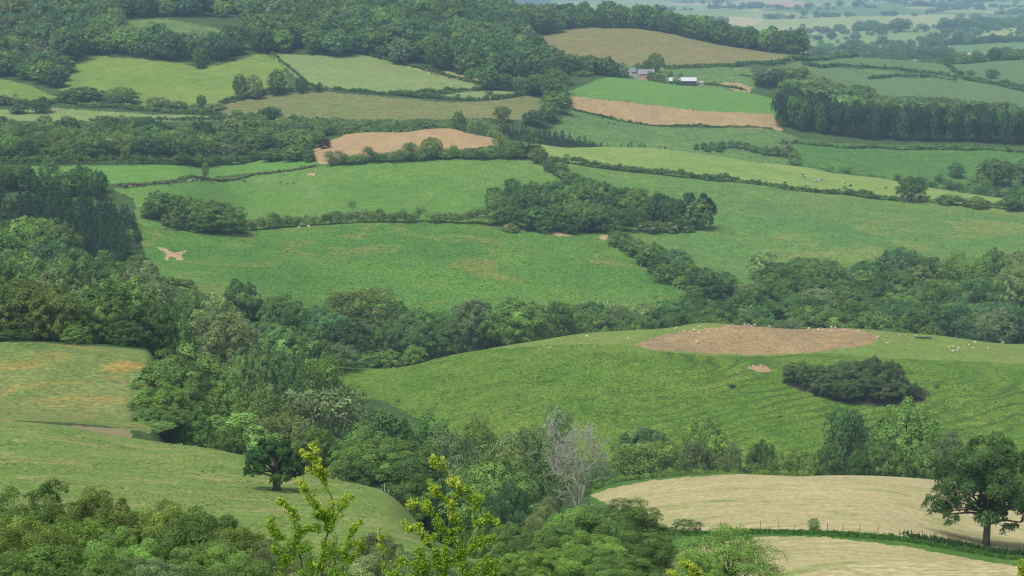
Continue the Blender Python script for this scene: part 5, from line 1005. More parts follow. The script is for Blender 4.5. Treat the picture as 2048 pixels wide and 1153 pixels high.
# ------------------------------------------------------------------ the two leafy hawthorn shoots close by
def shoots(label, Y, stems, seed, foot, extra=0, scale=1.0):
    r = np.random.default_rng(seed); k = Y / FPX
    bx, by, bz = at(foot, Y, 1150); o = empty('hawthorn', (bx, by, bz)); tag(o, label, 'hawthorn')
    tb = MB(); LP, LD, LT, LY = [], [], [], []
    def pt(px, py, d=0.0): return np.array([(px - CX) / FPX / (CP + (CY - py) / FPX * SP) * Y - bx, d, float(slope_of(py)) * Y - bz])
    def leafy(path, dens, rad, yellow):
        d = np.linalg.norm(np.diff(path, axis=0), axis=1); s = np.concatenate([[0], np.cumsum(d)]); n = int(s[-1] * dens)
        q = np.sort(r.uniform(0, s[-1], n)); p = np.stack([np.interp(q, s, path[:, i]) for i in range(3)], 1)
        knots = r.uniform(0, s[-1], max(3, int(s[-1] / .075))); near_ = knots[r.integers(0, len(knots), n)]     # leaves sit in rosettes on spurs
        q2 = np.clip(near_ + r.normal(0, .018, n), 0, s[-1]); p = np.stack([np.interp(q2, s, path[:, i]) for i in range(3)], 1)
        off = rdir(r, n); kk = np.random.default_rng(int(seed + s[-1] * 1000)).uniform(.45, 1.25, 64)[(near_ * 977).astype(int) % 64]
        p = p + off * (rad * kk * np.sqrt(r.random(n)))[:, None]
        LP.append(p); LD.append(unit(off * .6 + rdir(r, n) * .8 + np.array([0, 0, .4]))); LT.append(np.exp(r.normal(0, .25, n))); LY.append(np.clip(yellow * (.35 + .65 * q2 / s[-1]) + r.normal(0, .12, n), 0, 1))
    for path, rad, ylw in stems:
        dj = np.cumsum(r.normal(0, .035, len(path))); dj[0] = 0
        P_ = np.array([pt(a, b, c) for (a, b), c in zip(path, dj)])
        # finer, slightly crooked path
        s = np.linspace(0, len(P_) - 1, (len(P_) - 1) * 5 + 1); Q = np.stack([np.interp(s, np.arange(len(P_)), P_[:, i]) for i in range(3)], 1); Q[1:-1] += r.normal(0, .010, (len(Q) - 2, 3))
        if path[0][1] > 1150: Q = np.vstack([[Q[0][0] * .25, 0, -.05], Q])
        tb.tube(Q, list(np.linspace(.016 if path[0][1] > 1150 else .008, .0025, len(Q))), 6)
        leafy(Q if path[0][1] <= 1150 else Q[1:], 1900, rad * k, ylw)
        for _ in range(int(len(Q) * .55)):                                  # short spurs
            i = int(r.integers(2, len(Q))); e = Q[i] + (rdir(r, 1)[0] * [1, .8, .6] + [0, 0, .35]) * r.uniform(.05, .15)
            tb.tube([Q[i], (Q[i] + e) / 2 + r.normal(0, .01, 3), e], [.004, .003, .0015], 4); leafy(np.array([Q[i], e]), 1200, rad * k * .8, ylw)
    p, d, t, yl = np.concatenate(LP), np.concatenate(LD), np.concatenate(LT), np.concatenate(LY)
    for nm, m, c in (('leaves', yl < .5, (.185, .345, .030)), ('young_leaves', yl >= .5, (.440, .540, .060))):
        v = leaves_at(r, p[m], d[m], 0.0128 * scale, .6, .2); ob = link(bpy.data.objects.new(nm, np_mesh(nm, v, np.arange(len(v)).reshape(-1, 4), [LEAF], attr=t[m])), o); ob.color = (*c, 1)
    tb.build('stem', BARK, o, True); return o
A = [([(640, 1175), (648, 1100), (655, 1050), (667, 1008), (650, 972), (642, 952), (630, 918), (625, 887)], 10, .75), ([(610, 1175), (600, 1110), (593, 1060), (583, 1020), (558, 1003)], 12, .5), ([(655, 1060), (680, 1020), (692, 1000), (711, 994)], 11, .6), ([(650, 1040), (624, 1000), (612, 978), (597, 962)], 10, .7),
     ([(600, 1100), (566, 1078), (546, 1066), (538, 1042)], 12, .45), ([(642, 952), (628, 947), (612, 949)], 8, .8), ([(630, 914), (616, 914), (603, 917)], 9, .85), ([(630, 918), (638, 926), (640, 938)], 7, .8), ([(668, 1010), (650, 1024), (632, 1030)], 11, .4), ([(600, 1070), (618, 1058), (640, 1060)], 13, .3), ([(680, 1175), (690, 1110), (700, 1070), (712, 1050)], 10, .5),
     ([(560, 1175), (566, 1130), (574, 1100)], 16, .3), ([(620, 1175), (625, 1130), (612, 1090)], 18, .25), ([(660, 1175), (668, 1130), (660, 1085)], 18, .25), ([(590, 1120), (560, 1110), (545, 1095)], 12, .4), ([(700, 1120), (720, 1100), (726, 1085)], 10, .5)]
shoots('first bright yellow green hawthorn shoot rising at the bottom edge', 28.0, A, 921, 630)
B = [([(885, 1175), (890, 1100), (900, 1050), (905, 1010), (908, 982), (899, 953), (886, 934), (873, 930), (866, 910)], 10, .75), ([(905, 1012), (880, 990), (862, 968)], 10, .7), ([(908, 1000), (930, 976), (952, 996), (948, 1020)], 11, .5), ([(890, 1070), (870, 1030), (847, 1007), (822, 1009)], 11, .6), ([(900, 1060), (940, 1050), (975, 1036), (996, 1041)], 11, .5),
     ([(880, 1120), (850, 1082), (836, 1055), (798, 1064)], 10, .7), ([(890, 1130), (930, 1110), (960, 1082), (986, 1074)], 14, .35), ([(870, 1175), (822, 1122), (790, 1134)], 14, .5), ([(905, 1175), (960, 1130), (1006, 1121)], 14, .4), ([(908, 985), (918, 978), (914, 965)], 7, .8), ([(890, 1080), (912, 1064), (905, 1040)], 14, .3), ([(850, 1175), (846, 1130), (836, 1100)], 16, .3), ([(925, 1175), (925, 1130), (915, 1090)], 18, .25), ([(885, 1150), (868, 1110), (872, 1070)], 16, .3), ([(770, 1175), (764, 1100), (757, 1056)], 5, .8), ([(835, 1175), (806, 1150), (768, 1148)], 12, .5), ([(960, 1175), (975, 1150), (990, 1140)], 14, .4)]
shoots('second yellow green hawthorn shoot, right of the first at the bottom edge', 27.0, B, 922, 880)
shoots('small yellow tipped hawthorn spray beside the young ash at the bottom edge', 30.0, [([(1388, 1185), (1384, 1150), (1376, 1130), (1368, 1124)], 9, .8), ([(1390, 1185), (1398, 1150), (1396, 1138)], 8, .7), ([(1360, 1185), (1345, 1160), (1350, 1146)], 9, .7), ([(1410, 1185), (1418, 1160), (1420, 1150)], 8, .6)], 923, 1385)
shoots('tiny yellow hawthorn tip in the bottom right corner', 30.0, [([(2040, 1185), (2042, 1150), (2040, 1128)], 7, .8), ([(2044, 1185), (2052, 1150), (2050, 1138)], 8, .7)], 924, 2042)
# ------------------------------------------------------------------ cattle and sheep
def coat(name, ramp_stops, head=None, head_x=.5, scale=1.6):
    m, N, L = new_mat(name); o = N.new('ShaderNodeOutputMaterial'); b = N.new('ShaderNodeBsdfPrincipled'); b.inputs['Roughness'].default_value = .9; b.inputs['Specular IOR Level'].default_value = .15
    t = N.new('ShaderNodeTexCoord'); oi = N.new('ShaderNodeObjectInfo'); va = N.new('ShaderNodeVectorMath'); va.operation = 'ADD'; ml = N.new('ShaderNodeMath'); ml.operation = 'MULTIPLY'; ml.inputs[1].default_value = 37.0
    L.new(oi.outputs['Random'], ml.inputs[0]); L.new(t.outputs['Object'], va.inputs[0]); L.new(ml.outputs[0], va.inputs[1])
    n = N.new('ShaderNodeTexNoise'); n.inputs['Scale'].default_value = scale; n.inputs['Detail'].default_value = 1.5; L.new(va.outputs[0], n.inputs['Vector'])
    r = ramp(N, ramp_stops); L.new(n.outputs['Fac'], r.inputs[0]); cc = r.outputs[0]
    if head:
        s = N.new('ShaderNodeSeparateXYZ'); L.new(t.outputs['Object'], s.inputs[0]); g = N.new('ShaderNodeMapRange'); g.inputs[1].default_value = head_x; g.inputs[2].default_value = head_x + .05; L.new(s.outputs[0], g.inputs[0])
        mx = N.new('ShaderNodeMix'); mx.data_type = 'RGBA'; L.new(g.outputs[0], mx.inputs[0]); L.new(cc, mx.inputs[6]); mx.inputs[7].default_value = (*head, 1); cc = mx.outputs[2]
    L.new(cc, b.inputs['Base Color']); L.new(b.outputs[0], o.inputs[0]); return m
BLK, WHT = (.018, .018, .020), (.72, .70, .66)
COAT = {'friesian': coat('friesian', [(0, BLK), (.49, BLK), (.52, WHT), (1, WHT)], scale=1.3), 'black': coat('black_coat', [(0, BLK), (1, (.03, .028, .026))]), 'red': coat('red_coat', [(0, (.16, .055, .03)), (1, (.11, .04, .025))]),
        'brown': coat('brown_coat', [(0, (.09, .055, .035)), (.55, (.07, .045, .03)), (.6, (.4, .34, .28)), (1, (.4, .34, .28))]), 'blacksock': coat('black_white_sock', [(0, BLK), (.62, BLK), (.64, WHT), (1, WHT)], scale=1.0), 'pale': coat('pale_coat', [(0, (.35, .30, .22)), (1, (.28, .23, .16))]),
        'wool': coat('wool', [(0, (.50, .45, .36)), (1, (.60, .55, .45))], (.55, .50, .42), .5, 4), 'wool_dark': coat('wool_dark_face', [(0, (.60, .54, .43)), (1, (.68, .63, .52))], (.05, .045, .04), .5, 4), 'wool_white': coat('wool_white', [(0, (.62, .58, .50)), (1, (.68, .64, .57))], scale=4)}
def skin_mesh(name, nodes, edges, mat, sub=1):
    me = bpy.data.meshes.new(name); me.from_pydata([n[:3] for n in nodes], edges, [])
    o = bpy.data.objects.new(name, me); col.objects.link(o)
    o.modifiers.new('skin', 'SKIN'); me.skin_vertices.new() if not me.skin_vertices else None
    for v, n in zip(me.skin_vertices[0].data, nodes): v.radius = (n[3], n[4] if len(n) > 4 else n[3])
    me.skin_vertices[0].data[0].use_root = True
    s = o.modifiers.new('sub', 'SUBSURF'); s.levels = sub; s.render_levels = sub
    dg = bpy.context.evaluated_depsgraph_get(); out = bpy.data.meshes.new_from_object(o.evaluated_get(dg)); out.name = name
    bpy.data.objects.remove(o); out.materials.clear(); out.materials.append(mat); out.polygons.foreach_set('use_smooth', np.ones(len(out.polygons), bool)); return out
def beast(kind, pose, mat):
    if kind == 'cow':
        nd = [(-.2, 0, 1.08, .40, .42), (-.80, 0, 1.16, .30, .34), (.45, 0, 1.12, .33, .38)]
        nd += {'graze': [(.90, 0, .98, .17, .2), (1.22, 0, .52, .13, .15), (1.36, 0, .17, .09)], 'stand': [(.92, 0, 1.28, .18, .22), (1.25, 0, 1.40, .13, .16), (1.58, 0, 1.22, .085)]}[pose]
        ed = [(0, 1), (0, 2), (2, 3), (3, 4), (4, 5)]
        for s in (-1, 1):
            b = len(nd); nd += [(.46, s * .22, .68, .12), (.47, s * .22, .36, .075), (.47, s * .22, .04, .065)]; ed += [(2, b), (b, b + 1), (b + 1, b + 2)]
            b = len(nd); nd += [(-.72, s * .24, .78, .17), (-.92, s * .22, .45, .08), (-.86, s * .22, .04, .065)]; ed += [(1, b), (b, b + 1), (b + 1, b + 2)]
            b = len(nd); e = nd[4]; nd += [(e[0] - .12, s * .24, e[2] + .14, .045)]; ed += [(4, b)]
        b = len(nd); nd += [(-1.14, 0, 1.12, .05), (-1.2, 0, .5, .04)]; ed += [(1, b), (b, b + 1)]
        nd += [(-.55, 0, .72, .14)]; ed += [(1, len(nd) - 1)]
    else:
        lift = 0 if pose != 'lie' else -.30
        nd = [(0, 0, .62 + lift, .27, .30), (-.36, 0, .64 + lift, .23, .26), (.32, 0, .64 + lift, .22, .25)]
        nd += {'graze': [(.52, 0, .52, .12), (.66, 0, .28, .085), (.74, 0, .10, .055)], 'stand': [(.50, 0, .80, .12), (.64, 0, .92, .085), (.79, 0, .85, .055)], 'lie': [(.50, 0, .52, .12), (.63, 0, .62, .085), (.78, 0, .54, .055)]}[pose]
        ed = [(0, 1), (0, 2), (2, 3), (3, 4), (4, 5)]
        for s in (-1, 1):
            b = len(nd)
            if pose == 'lie': nd += [(.38, s * .18, .12, .06), (.60, s * .18, .06, .04)]; ed += [(2, b), (b, b + 1)]; b = len(nd); nd += [(-.40, s * .22, .12, .08), (-.15, s * .26, .06, .04)]; ed += [(1, b), (b, b + 1)]
            else:
                nd += [(.30, s * .13, .34, .06), (.30, s * .13, .18, .04), (.30, s * .13, .02, .035)]; ed += [(2, b), (b, b + 1), (b + 1, b + 2)]
                b = len(nd); nd += [(-.34, s * .14, .38, .08), (-.43, s * .14, .22, .042), (-.40, s * .14, .02, .035)]; ed += [(1, b), (b, b + 1), (b + 1, b + 2)]
            b = len(nd); e = nd[4]; nd += [(e[0] - .04, s * .14, e[2] + .03, .03)]; ed += [(4, b)]
    return skin_mesh(kind, nd, ed, mat)
BEAST = {}
def animal(kind, px, py, ymin, pose, c, heading, label, group, scale=1.0):
    k = (kind, pose, c)
    if k not in BEAST: BEAST[k] = beast(kind, pose, COAT[c])
    x, y, z = hit(px, py, ymin)
    o = link(bpy.data.objects.new(kind, BEAST[k])); o.location = (x, y, z - .02); o.rotation_euler = (0, 0, radians(heading)); o.scale = (scale,) * 3
    tag(o, label, kind, group); return o
g = 'black and white cows in the pale pasture'
for px, py, ps, c, hd, sc, lb in [(1569, 369, 'graze', 'blacksock', 190, 1, 'mostly black cow grazing alone at the hedge side of the herd'), (1605, 353, 'graze', 'friesian', 200, 1, 'pied cow at the top of the herd, behind another'), (1610, 357, 'graze', 'friesian', 230, 1, 'pied cow just below the topmost cow of the herd'), (1631, 366, 'graze', 'friesian', 185, 1, 'whitest pied cow at the lower left of the close trio'), (1637, 362, 'graze', 'friesian', 160, 1, 'middle cow of the close trio'), (1643, 363, 'graze', 'friesian', 170, 1.05, 'pied cow at the upper right of the close trio'),
                              (1614, 375, 'graze', 'blacksock', 200, 1, 'dark pied cow lowest in the herd beside the hedge'), (1688, 368, 'graze', 'friesian', 195, 1, 'cow with a white back right of the close trio'), (1701, 374, 'graze', 'black', 200, 1, 'all black cow grazing right of the white backed cow'), (1772, 378, 'graze', 'friesian', 195, 1, 'pied cow farthest along, near the gateway tree')]:
    animal('cow', px, py, 1150, ps, c, hd, lb, g, sc)
g = 'mixed beef cattle along the hedge bank'
for px, py, ps, c, hd, sc, lb in [(253, 379, 'stand', 'black', 180, 1, 'black cow at the left end of the cattle line'), (261, 376, 'stand', 'pale', 185, .85, 'small pale cow second from the left end of the cattle line'), (271, 377, 'stand', 'brown', 180, .95, 'brown cow third from the left end of the cattle line'), (285, 374, 'stand', 'red', 175, 1, 'dark red cow fourth from the left end of the cattle line'), (336, 372, 'stand', 'black', 180, 1, 'black cow of the pair by the hedge bank'), (343, 371, 'stand', 'brown', 180, .9, 'brown cow of the pair by the hedge bank'), (380, 366, 'stand', 'friesian', 178, 1, 'black and white cow between two pairs by the hedge bank'), (397, 365, 'stand', 'brown', 180, .95, 'brown and white cow beside a black one by the hedge bank'), (404, 364, 'stand', 'black', 0, 1, 'black cow beside the brown and white one'),
                              (449, 364, 'stand', 'red', 200, 1.15, 'large red brown cow standing by itself at the hedge bank'), (489, 366, 'stand', 'blacksock', 180, 1, 'black cow with white legs alone in the green meadow'), (561, 367, 'stand', 'red', 10, .7, 'red calf, left of three in the green meadow'), (575, 370, 'stand', 'red', 0, .65, 'smallest red calf, middle of three in the green meadow'), (587, 369, 'stand', 'red', 180, .8, 'red calf, right of three in the green meadow')]:
    animal('cow', px, py, 900, ps, c, hd, lb, g, sc)
g = 'sheep and lambs on the sheep hill'
S_ = [(1099, 699, 'stand', 'wool', 'sheep farthest down the left shoulder of the sheep hill'), (1160, 690, 'graze', 'wool', 'sheep on the grass below the left shoulder crest'), (1174, 674, 'lie', 'wool', 'sheep lying on the left crest line in front of low bushes'), (1255, 680, 'stand', 'wool_dark', 'dark faced sheep just left of the bare soil patch'), (1352, 660, 'graze', 'wool', 'sheep at the upper left rim of the bare soil'), (1399, 656, 'graze', 'wool', 'sheep on the green crest above the left end of the soil'), (1368, 664, 'lie', 'wool_white', 'tiny white lamb at the left end of the soil patch'), (1388, 663, 'stand', 'wool_dark', 'dark faced sheep with a lamb at the left of the soil'), (1397, 665, 'lie', 'wool_white', 'small white lamb lying between two sheep on the soil'), (1416, 667, 'stand', 'wool_white', 'white sheep standing front on upon the soil'), (1395, 685, 'lie', 'wool', 'sheep lying lowest on the soil patch'), (1390, 686, 'lie', 'wool_white', 'white lamb pressed against the lowest lying sheep'), (1473, 665, 'stand', 'wool_dark', 'dark faced sheep alone in the middle of the soil'),
 (1490, 651, 'graze', 'wool', 'sheep at the left of the four on the soil crest'), (1497, 651, 'graze', 'wool', 'second of the four sheep on the soil crest'), (1503, 652, 'lie', 'wool_white', 'lamb between the four sheep on the soil crest'), (1509, 651, 'stand', 'wool', 'largest of the four sheep on the soil crest'), (1538, 651, 'graze', 'wool', 'single sheep at the highest point of the soil crest'), (1617, 657, 'lie', 'wool', 'sheep lying on the right slope of the soil crest'), (1637, 661, 'lie', 'wool_dark', 'black headed sheep lying near the right crest of the soil'), (1645, 661, 'lie', 'wool_white', 'lamb lying behind the black headed sheep'), (1663, 657, 'stand', 'wool_dark', 'dark faced sheep on the right crest of the soil'), (1671, 658, 'graze', 'wool', 'sheep grazing close behind the dark faced crest sheep'), (1663, 662, 'lie', 'wool_white', 'lamb below the pair on the right crest'), (1689, 661, 'lie', 'wool_white', 'small lamb near the right rim of the soil'), (1716, 663, 'lie', 'wool_white', 'lamb at the far right rim of the soil'), (1755, 675, 'lie', 'wool', 'sheep lying where the soil meets the grass'),
 (1800, 672, 'lie', 'wool', 'sheep on the crest left of the dark feed rack'), (1831, 675, 'graze', 'wool', 'sheep beside the dark feed rack'), (1772, 688, 'stand', 'wool_white', 'left of two white sheep standing close together'), (1777, 687, 'stand', 'wool_white', 'right of two white sheep standing close together'), (1898, 696, 'stand', 'wool_white', 'lamb at the left of the right hand flock'), (1906, 696, 'stand', 'wool', 'sheep facing away in the right hand flock'), (1918, 699, 'stand', 'wool', 'largest sheep in the right hand flock'), (1916, 703, 'graze', 'wool', 'sheep in front of the largest sheep'), (1905, 705, 'graze', 'wool_dark', 'lowest dark faced sheep in the right hand flock'), (1938, 691, 'lie', 'wool_dark', 'dark faced sheep lying above the right hand flock'), (1945, 696, 'lie', 'wool_white', 'lamb right of the right hand flock'), (1976, 698, 'stand', 'wool_white', 'lone lamb near the right edge of the hill'), (2006, 688, 'stand', 'wool', 'sheep on the crest nearest the right edge'), (1950, 686, 'lie', 'wool', 'sheep lying on the crest above the right hand flock')]
rs = np.random.default_rng(61)
for px, py, ps, c, lb in S_:
    x, y, z = hit(px, py, 640)
    if y > 760: py = None
    if py is None:                      # on the very crest: stand on the highest visible ground of that column
        ys = np.arange(660, 752, 1.0); u = float(u_of(px, 660)); zz = np.array([ground_z(u * q, q) for q in ys]); q = ys[int(np.argmax(zz / ys))] - 1.5; py = float(px_of(u, ground_z(u * q, q) / q)[1])
    animal('sheep', px, py + .4, 640, ps, c, float(rs.choice([0, 180])) + rs.uniform(-35, 35), lb, g, 1.0 if c != 'wool_white' else .72)
for i, (px, py) in enumerate([(1513, 121), (1518, 122), (1524, 121), (1533, 121), (1540, 120), (1548, 119), (1530, 119)]):
    animal('sheep', px, py, 1880, 'stand', 'wool_white', rs.uniform(0, 360), 'tiny white sheep in the group on the brown hill pasture', 'far sheep on the hill pasture', 1.15)
for i, (px, py) in enumerate([(1463, 159), (1464, 149), (1471, 141), (1474, 140), (1478, 141), (1484, 140), (1488, 143), (1493, 141), (1486, 139), (1500, 143), (1460, 155), (1468, 139)]):
    animal('sheep', px, py, 1770, 'stand', 'wool_white', rs.uniform(0, 360), 'tiny white sheep scattered over the farm pasture', 'far sheep in the farm pasture', 1.1)
animal('sheep', 597, 456, 900, 'lie', 'wool_white', 10, 'white sheep lying under the flowering hedge, left of two', 'sheep under the flowering hedge'); animal('sheep', 618, 454, 900, 'lie', 'wool_white', 170, 'white sheep lying under the flowering hedge, right of two', 'sheep under the flowering hedge', 1.2)

# ------------------------------------------------------------------ farm buildings, poles, fences
SLATE = flat_mat('slate', (.20, .20, .22), .7, .25, .8); PINKW = flat_mat('pink_wall', (.52, .34, .28), .9, .1, 1); WHITEW = flat_mat('white_wall', (.62, .60, .56), .9, .1, 1); TIN = flat_mat('pale_tin', (.46, .48, .52), .5, .06, .5); DARKW = flat_mat('dark_boards', (.045, .05, .075), .9, .2, 1)
STONE = flat_mat('stone', (.34, .30, .26), .9, .2, .6); WOODP = flat_mat('post_wood', (.16, .135, .105), .9, .3, 5); PALEP = flat_mat('pale_pole', (.42, .41, .39), .8, .15, 3); GUARD = flat_mat('guard_white', (.72, .73, .70), .6, .05, 3); GLASS = flat_mat('window_dark', (.03, .035, .04), .2, .1, 1)
def house(name, label, px, Y, wpx, ridge, eave, depth, rz, wallm, roofm, chimney=(), windows=(), over=.35):
    x, y, zg = at(px, Y, ridge); k = Y / FPX; L_ = wpx * k; zr = float(slope_of(ridge)) * Y - zg; ze = float(slope_of(eave)) * (Y - depth / 2) - zg
    o = empty(name, (x, y, zg), rz); tag(o, label, 'house' if name == 'farmhouse' else 'building')
    a, d = L_ / 2, depth / 2; m = MB()
    m.add([(-a, -d, -2), (a, -d, -2), (a, d, -2), (-a, d, -2), (-a, -d, ze), (a, -d, ze), (a, d, ze), (-a, d, ze), (-a, 0, zr), (a, 0, zr)], [(0, 1, 5, 4), (2, 3, 7, 6), (1, 2, 6, 9, 5), (3, 0, 4, 8, 7)]); m.build('wall', wallm, o)
    rr = MB(); t = .18; sl = (zr - ze) / d
    for s in (-1, 1):
        y1, z1 = s * (d + over), ze - sl * over
        v = [(-a - over, 0, zr + t), (a + over, 0, zr + t), (a + over, y1, z1 + t), (-a - over, y1, z1 + t), (-a - over, 0, zr + .02), (a + over, 0, zr + .02), (a + over, y1, z1 + .02), (-a - over, y1, z1 + .02)]
        rr.add(v, [(0, 1, 2, 3), (7, 6, 5, 4), (3, 2, 6, 7), (0, 3, 7, 4), (1, 5, 6, 2)])
    ro = rr.build('roof', roofm, o)
    for cx_ in chimney:
        c = MB(); c.box((cx_ * a, 0, zr + .5), (.9, .7, 1.6)); c.box((cx_ * a, 0, zr + 1.38), (1.05, .85, .18)); c.box((cx_ * a - .2, 0, zr + 1.6), (.22, .22, .34)); c.box((cx_ * a + .2, 0, zr + 1.6), (.22, .22, .34)); c.build('chimney', STONE, ro)
    for wx, wz in windows:
        c = MB(); c.box((wx * a, -d - .02, ze - wz), (.95, .1, 1.1)); wo = c.build('window', GLASS, o); f = MB(); f.box((wx * a, -d - .05, ze - wz - .62), (1.15, .16, .1)); f.build('sill', WHITEW, wo)
    return o
house('farmhouse', 'long slate roofed farmhouse with a pinkish wall behind the domed crop', 1292, 1776, 32, 139.5, 148.5, 8.5, .06, PINKW, SLATE, (.92,), ((-.75, 1.2), (-.35, 1.2), (.1, 1.2)))
house('farmhouse', 'smaller slate gabled house with a white wall left of the long farmhouse', 1264, 1788, 13, 136.5, 144.0, 6.5, .5, WHITEW, SLATE, (), ((-.3, 1.1), (.4, 1.1)))
house('barn', 'pale tin roofed barn with dark boarded side by the farm', 1365, 1764, 54, 155.5, 162.5, 9.0, -.02, DARKW, TIN, over=.3)
house('stone_shed', 'low ruined stone shed right of the barn', 1402, 1765, 10, 163.0, 165.5, 4.0, .1, STONE, STONE)
house('farmhouse', 'tiny pale house by the trees beyond the ridge tip', 1618, hit(1618, 83, 2450)[1], 9, 78.0, 80.5, 7, .2, WHITEW, SLATE)
def pole(label, px, py, ymin, h, arm=True, m=None):
    x, y, z = hit(px, py, ymin); b = MB(); b.tube([(0, 0, -.4), (0, 0, h)], [.17, .13], 8); o = b.build('utility_pole', m or PALEP, None, True); o.location = (x, y, z); tag(o, label, 'pole')
    if arm: c = MB(); c.box((0, -.16, h - .45), (1.8, .1, .12)); c.tube([(-.7, -.16, h - .4), (-.7, -.16, h - .18)], .06, 6); c.tube([(.7, -.16, h - .4), (.7, -.16, h - .18)], .06, 6); c.build('crossarm', m or PALEP, o)
pole('thin pole left of the long slate farmhouse roof', 1276, 144, 1800, 7); pole('pale pole right of the long slate farmhouse roof', 1312, 141, 1800, 7.5)
pole('left of two poles on the far edge of the blue green fields', 1862, 120, 1950, 7); pole('right of two poles on the far edge of the blue green fields', 1873, 123, 1950, 7)
def fence(label, pts, ymin, posts, h, rad, mat, wires=2, group=None):
    line = ground_path(pts, ymin); d = np.linalg.norm(np.diff(line[:, :2], axis=0), axis=1); s = np.concatenate([[0], np.cumsum(d)]); qs = np.linspace(0, s[-1], posts)
    rf = random.Random(posts); tops = []; o0 = line[0]; o = empty('fence', tuple(o0)); tag(o, label, 'fence', group)
    for q in qs:
        x, y = float(np.interp(q, s, line[:, 0])), float(np.interp(q, s, line[:, 1])); z = ground_z(x, y); b = MB(); hh = h * rf.uniform(.9, 1.12); lx = rf.uniform(-.06, .06)
        b.tube([(0, 0, -.2), (lx, 0, hh)], [rad, rad * .9], 6); p = b.build('post', mat, o); p.location = (x - o0[0], y - o0[1], z - o0[2]); tops.append(np.array([x - o0[0], y - o0[1], z - o0[2]]))
    w = MB()
    for hz in [h * (.9 - .3 * i) for i in range(wires)]:
        w.tube([t + np.array([0, -rad, hz]) for t in tops], .006, 4)
    w.build('wire', WOODP, o)
fence('post and wire fence along the strip between the straw fields', [(1400, 1062), (1469, 1060), (1547, 1060), (1649, 1064), (1741, 1071), (1801, 1076), (1878, 1084), (1945, 1092)], 240, 21, 1.2, .045, WOODP)
fence('post and wire fence at the wood edge of the grazed meadow', [(640, 938), (690, 946), (735, 962), (770, 985), (810, 1012), (860, 1040)], 180, 20, 1.3, .06, PALEP)
fence('pale post fence along the low hedge bank', [(245, 374), (300, 372), (345, 367), (385, 363), (440, 360)], 950, 12, 1.3, .09, PALEP)
fence('distant rail fence at the edge of the young conifers', [(1280, 302), (1340, 306), (1400, 311)], 1250, 12, 1.2, .08, PALEP)
def guards(pts, ymin, label, group):
    for px, py in pts:
        x, y, z = hit(px, py, ymin); b = MB(); b.tube([(0, 0, -.05), (0, 0, 1.25)], [.085, .085], 8, cap=False); b.tube([(.09, 0, -.1), (.1, 0, 1.35)], .025, 5); o = b.build('tree_guard', GUARD, None, True); o.location = (x, y, z); tag(o, label, 'tree guard', group)
guards([(1246, 503), (1254, 509), (1281, 532), (1288, 540), (1300, 548), (1316, 556), (1326, 562), (1336, 569), (1346, 574), (1355, 579), (1362, 583), (1371, 588)], 880, 'white tree guard in the slanting row beside the hedge below the copse', 'tree guards along the slanting hedge')
guards([(1195, 609), (1207, 610), (1215, 607), (1228, 612), (1236, 613), (1248, 610), (1252, 614), (1264, 612), (829, 646), (832, 641)], 800, 'white tree guard scattered along the bottom edge of the central meadow', 'tree guards at the meadow foot')
# dark feed rack on the crest, trough on the far meadow
x, y, z = hit(1846, 678, 640)
if y > 760: x, y, z = at(1846, 728)
o = empty('feed_rack', (x, y, z)); tag(o, 'long low dark feed rack on the crest of the sheep hill', 'feed rack')
b = MB(); [b.box((0, s * .3, .35), (6.2, .08, .16)) for s in (-1, 1)]; [b.box((0, s * .3, .62), (6.2, .08, .14)) for s in (-1, 1)]; b.box((0, 0, .28), (6.2, .5, .06)); b.build('trough', DARKW, o)
for sx in (-2.9, -1, 1, 2.9):
    b = MB(); [b.tube([(sx, s * .36, -.1), (sx, s * .36, .8)], .06, 6) for s in (-1, 1)]; b.box((sx, 0, .5), (.1, .6, .08)); b.build('leg', DARKW, o)
x, y, z = hit(292, 124, 1500); o = empty('water_trough', (x, y, z), .5); tag(o, 'white water trough alone on the yellow green meadow', 'trough')
b = MB(); b.box((0, 0, .45), (3.4, 1.0, .12)); b.box((0, -.46, .7), (3.4, .08, .5)); b.box((0, .46, .7), (3.4, .08, .5)); b.box((-1.66, 0, .7), (.08, .84, .5)); b.box((1.66, 0, .7), (.08, .84, .5)); b.build('basin', GUARD, o)
b = MB(); b.box((-1.2, 0, .19), (.3, .9, .38)); b.box((1.2, 0, .19), (.3, .9, .38)); b.build('leg', STONE, o)
# ------------------------------------------------------------------ sky, sun, air, camera
SUN_EL, SUN_AZ = radians(62), radians(215)      # azimuth clockwise from the view direction (+Y)
w = bpy.data.worlds.new('World'); scene.world = w; w.use_nodes = True
N, L = w.node_tree.nodes, w.node_tree.links; N.clear()
wo = N.new('ShaderNodeOutputWorld'); bg = N.new('ShaderNodeBackground'); sk = N.new('ShaderNodeTexSky'); sk.sky_type = 'NISHITA'
sk.sun_disc = False; sk.sun_elevation = SUN_EL; sk.sun_rotation = SUN_AZ; sk.air_density = 1.0; sk.dust_density = 4.0; sk.ozone_density = 1.0; sk.altitude = 200
hs = N.new('ShaderNodeHueSaturation'); hs.inputs['Saturation'].default_value = .25      # overcast: a much whiter dome
L.new(sk.outputs[0], hs.inputs['Color']); L.new(hs.outputs[0], bg.inputs[0]); bg.inputs[1].default_value = SKY_STRENGTH; L.new(bg.outputs[0], wo.inputs[0])
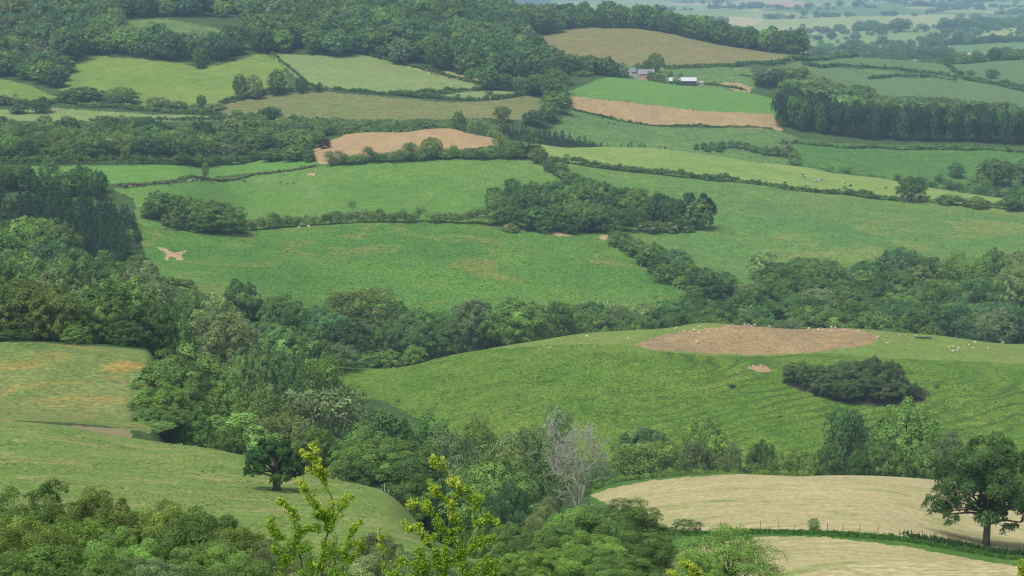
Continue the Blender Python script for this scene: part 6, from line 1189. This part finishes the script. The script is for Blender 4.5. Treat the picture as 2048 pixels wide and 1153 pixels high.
sl = bpy.data.lights.new('sun', 'SUN'); sl.energy = SUN_ENERGY; sl.angle = radians(SUN_ANGLE); sl.color = (1, .965, .90)
so = bpy.data.objects.new('sun', sl); link(so)
sd = (math.sin(SUN_AZ) * math.cos(SUN_EL), math.cos(SUN_AZ) * math.cos(SUN_EL), math.sin(SUN_EL))
from mathutils import Vector
so.rotation_euler = Vector(sd).to_track_quat('Z', 'Y').to_euler(); so.location = (0, -20, 80)

if HAZE:
    hz = MB(); zlo, zhi = float(Z.min()) - 2.0, max(float(Z.max()) + 32.0, 25.0)
    x0 = float(XX.max()) + 60
    hz.box((0, 6480, (zlo + zhi) / 2), (2 * x0, 13120, zhi - zlo))
    m, N, L = new_mat('haze'); o = N.new('ShaderNodeOutputMaterial'); v = N.new('ShaderNodeVolumePrincipled')
    v.inputs['Color'].default_value = (*HAZE_COL, 1); v.inputs['Density'].default_value = HAZE; v.inputs['Anisotropy'].default_value = -0.2
    L.new(v.outputs[0], o.inputs['Volume'])
    tag(hz.build('haze', m), 'pale blue haze filling the valley air', 'haze', kind='stuff')

cam = bpy.data.cameras.new('camera'); co = bpy.data.objects.new('camera', cam); link(co)
cam.sensor_width = 36; cam.lens = FPX / 2048 * 36; cam.clip_start = .3; cam.clip_end = 40000
co.location = (0, 0, 0); co.rotation_euler = (pi / 2 - PITCH, 0, 0)
scene.camera = co
scene.render.resolution_x, scene.render.resolution_y = 1024, 576
vs = scene.view_settings; scene.display_settings.display_device = 'sRGB'
vs.view_transform = 'Standard'; vs.look = 'None'; vs.gamma = 1; vs.exposure = EXPOSURE; vs.use_curve_mapping = False
cy = scene.cycles
cy.max_bounces = 6; cy.diffuse_bounces = 3; cy.glossy_bounces = 1; cy.transmission_bounces = 2; cy.transparent_max_bounces = 4; cy.volume_bounces = 0
cy.caustics_reflective = False; cy.caustics_refractive = False; cy.use_denoising = True; cy.denoiser = 'OPENIMAGEDENOISE'; cy.denoising_input_passes = 'RGB_ALBEDO_NORMAL'; cy.denoising_prefilter = 'NONE'; cy.filter_width = 1.25; cy.sample_clamp_indirect = 4
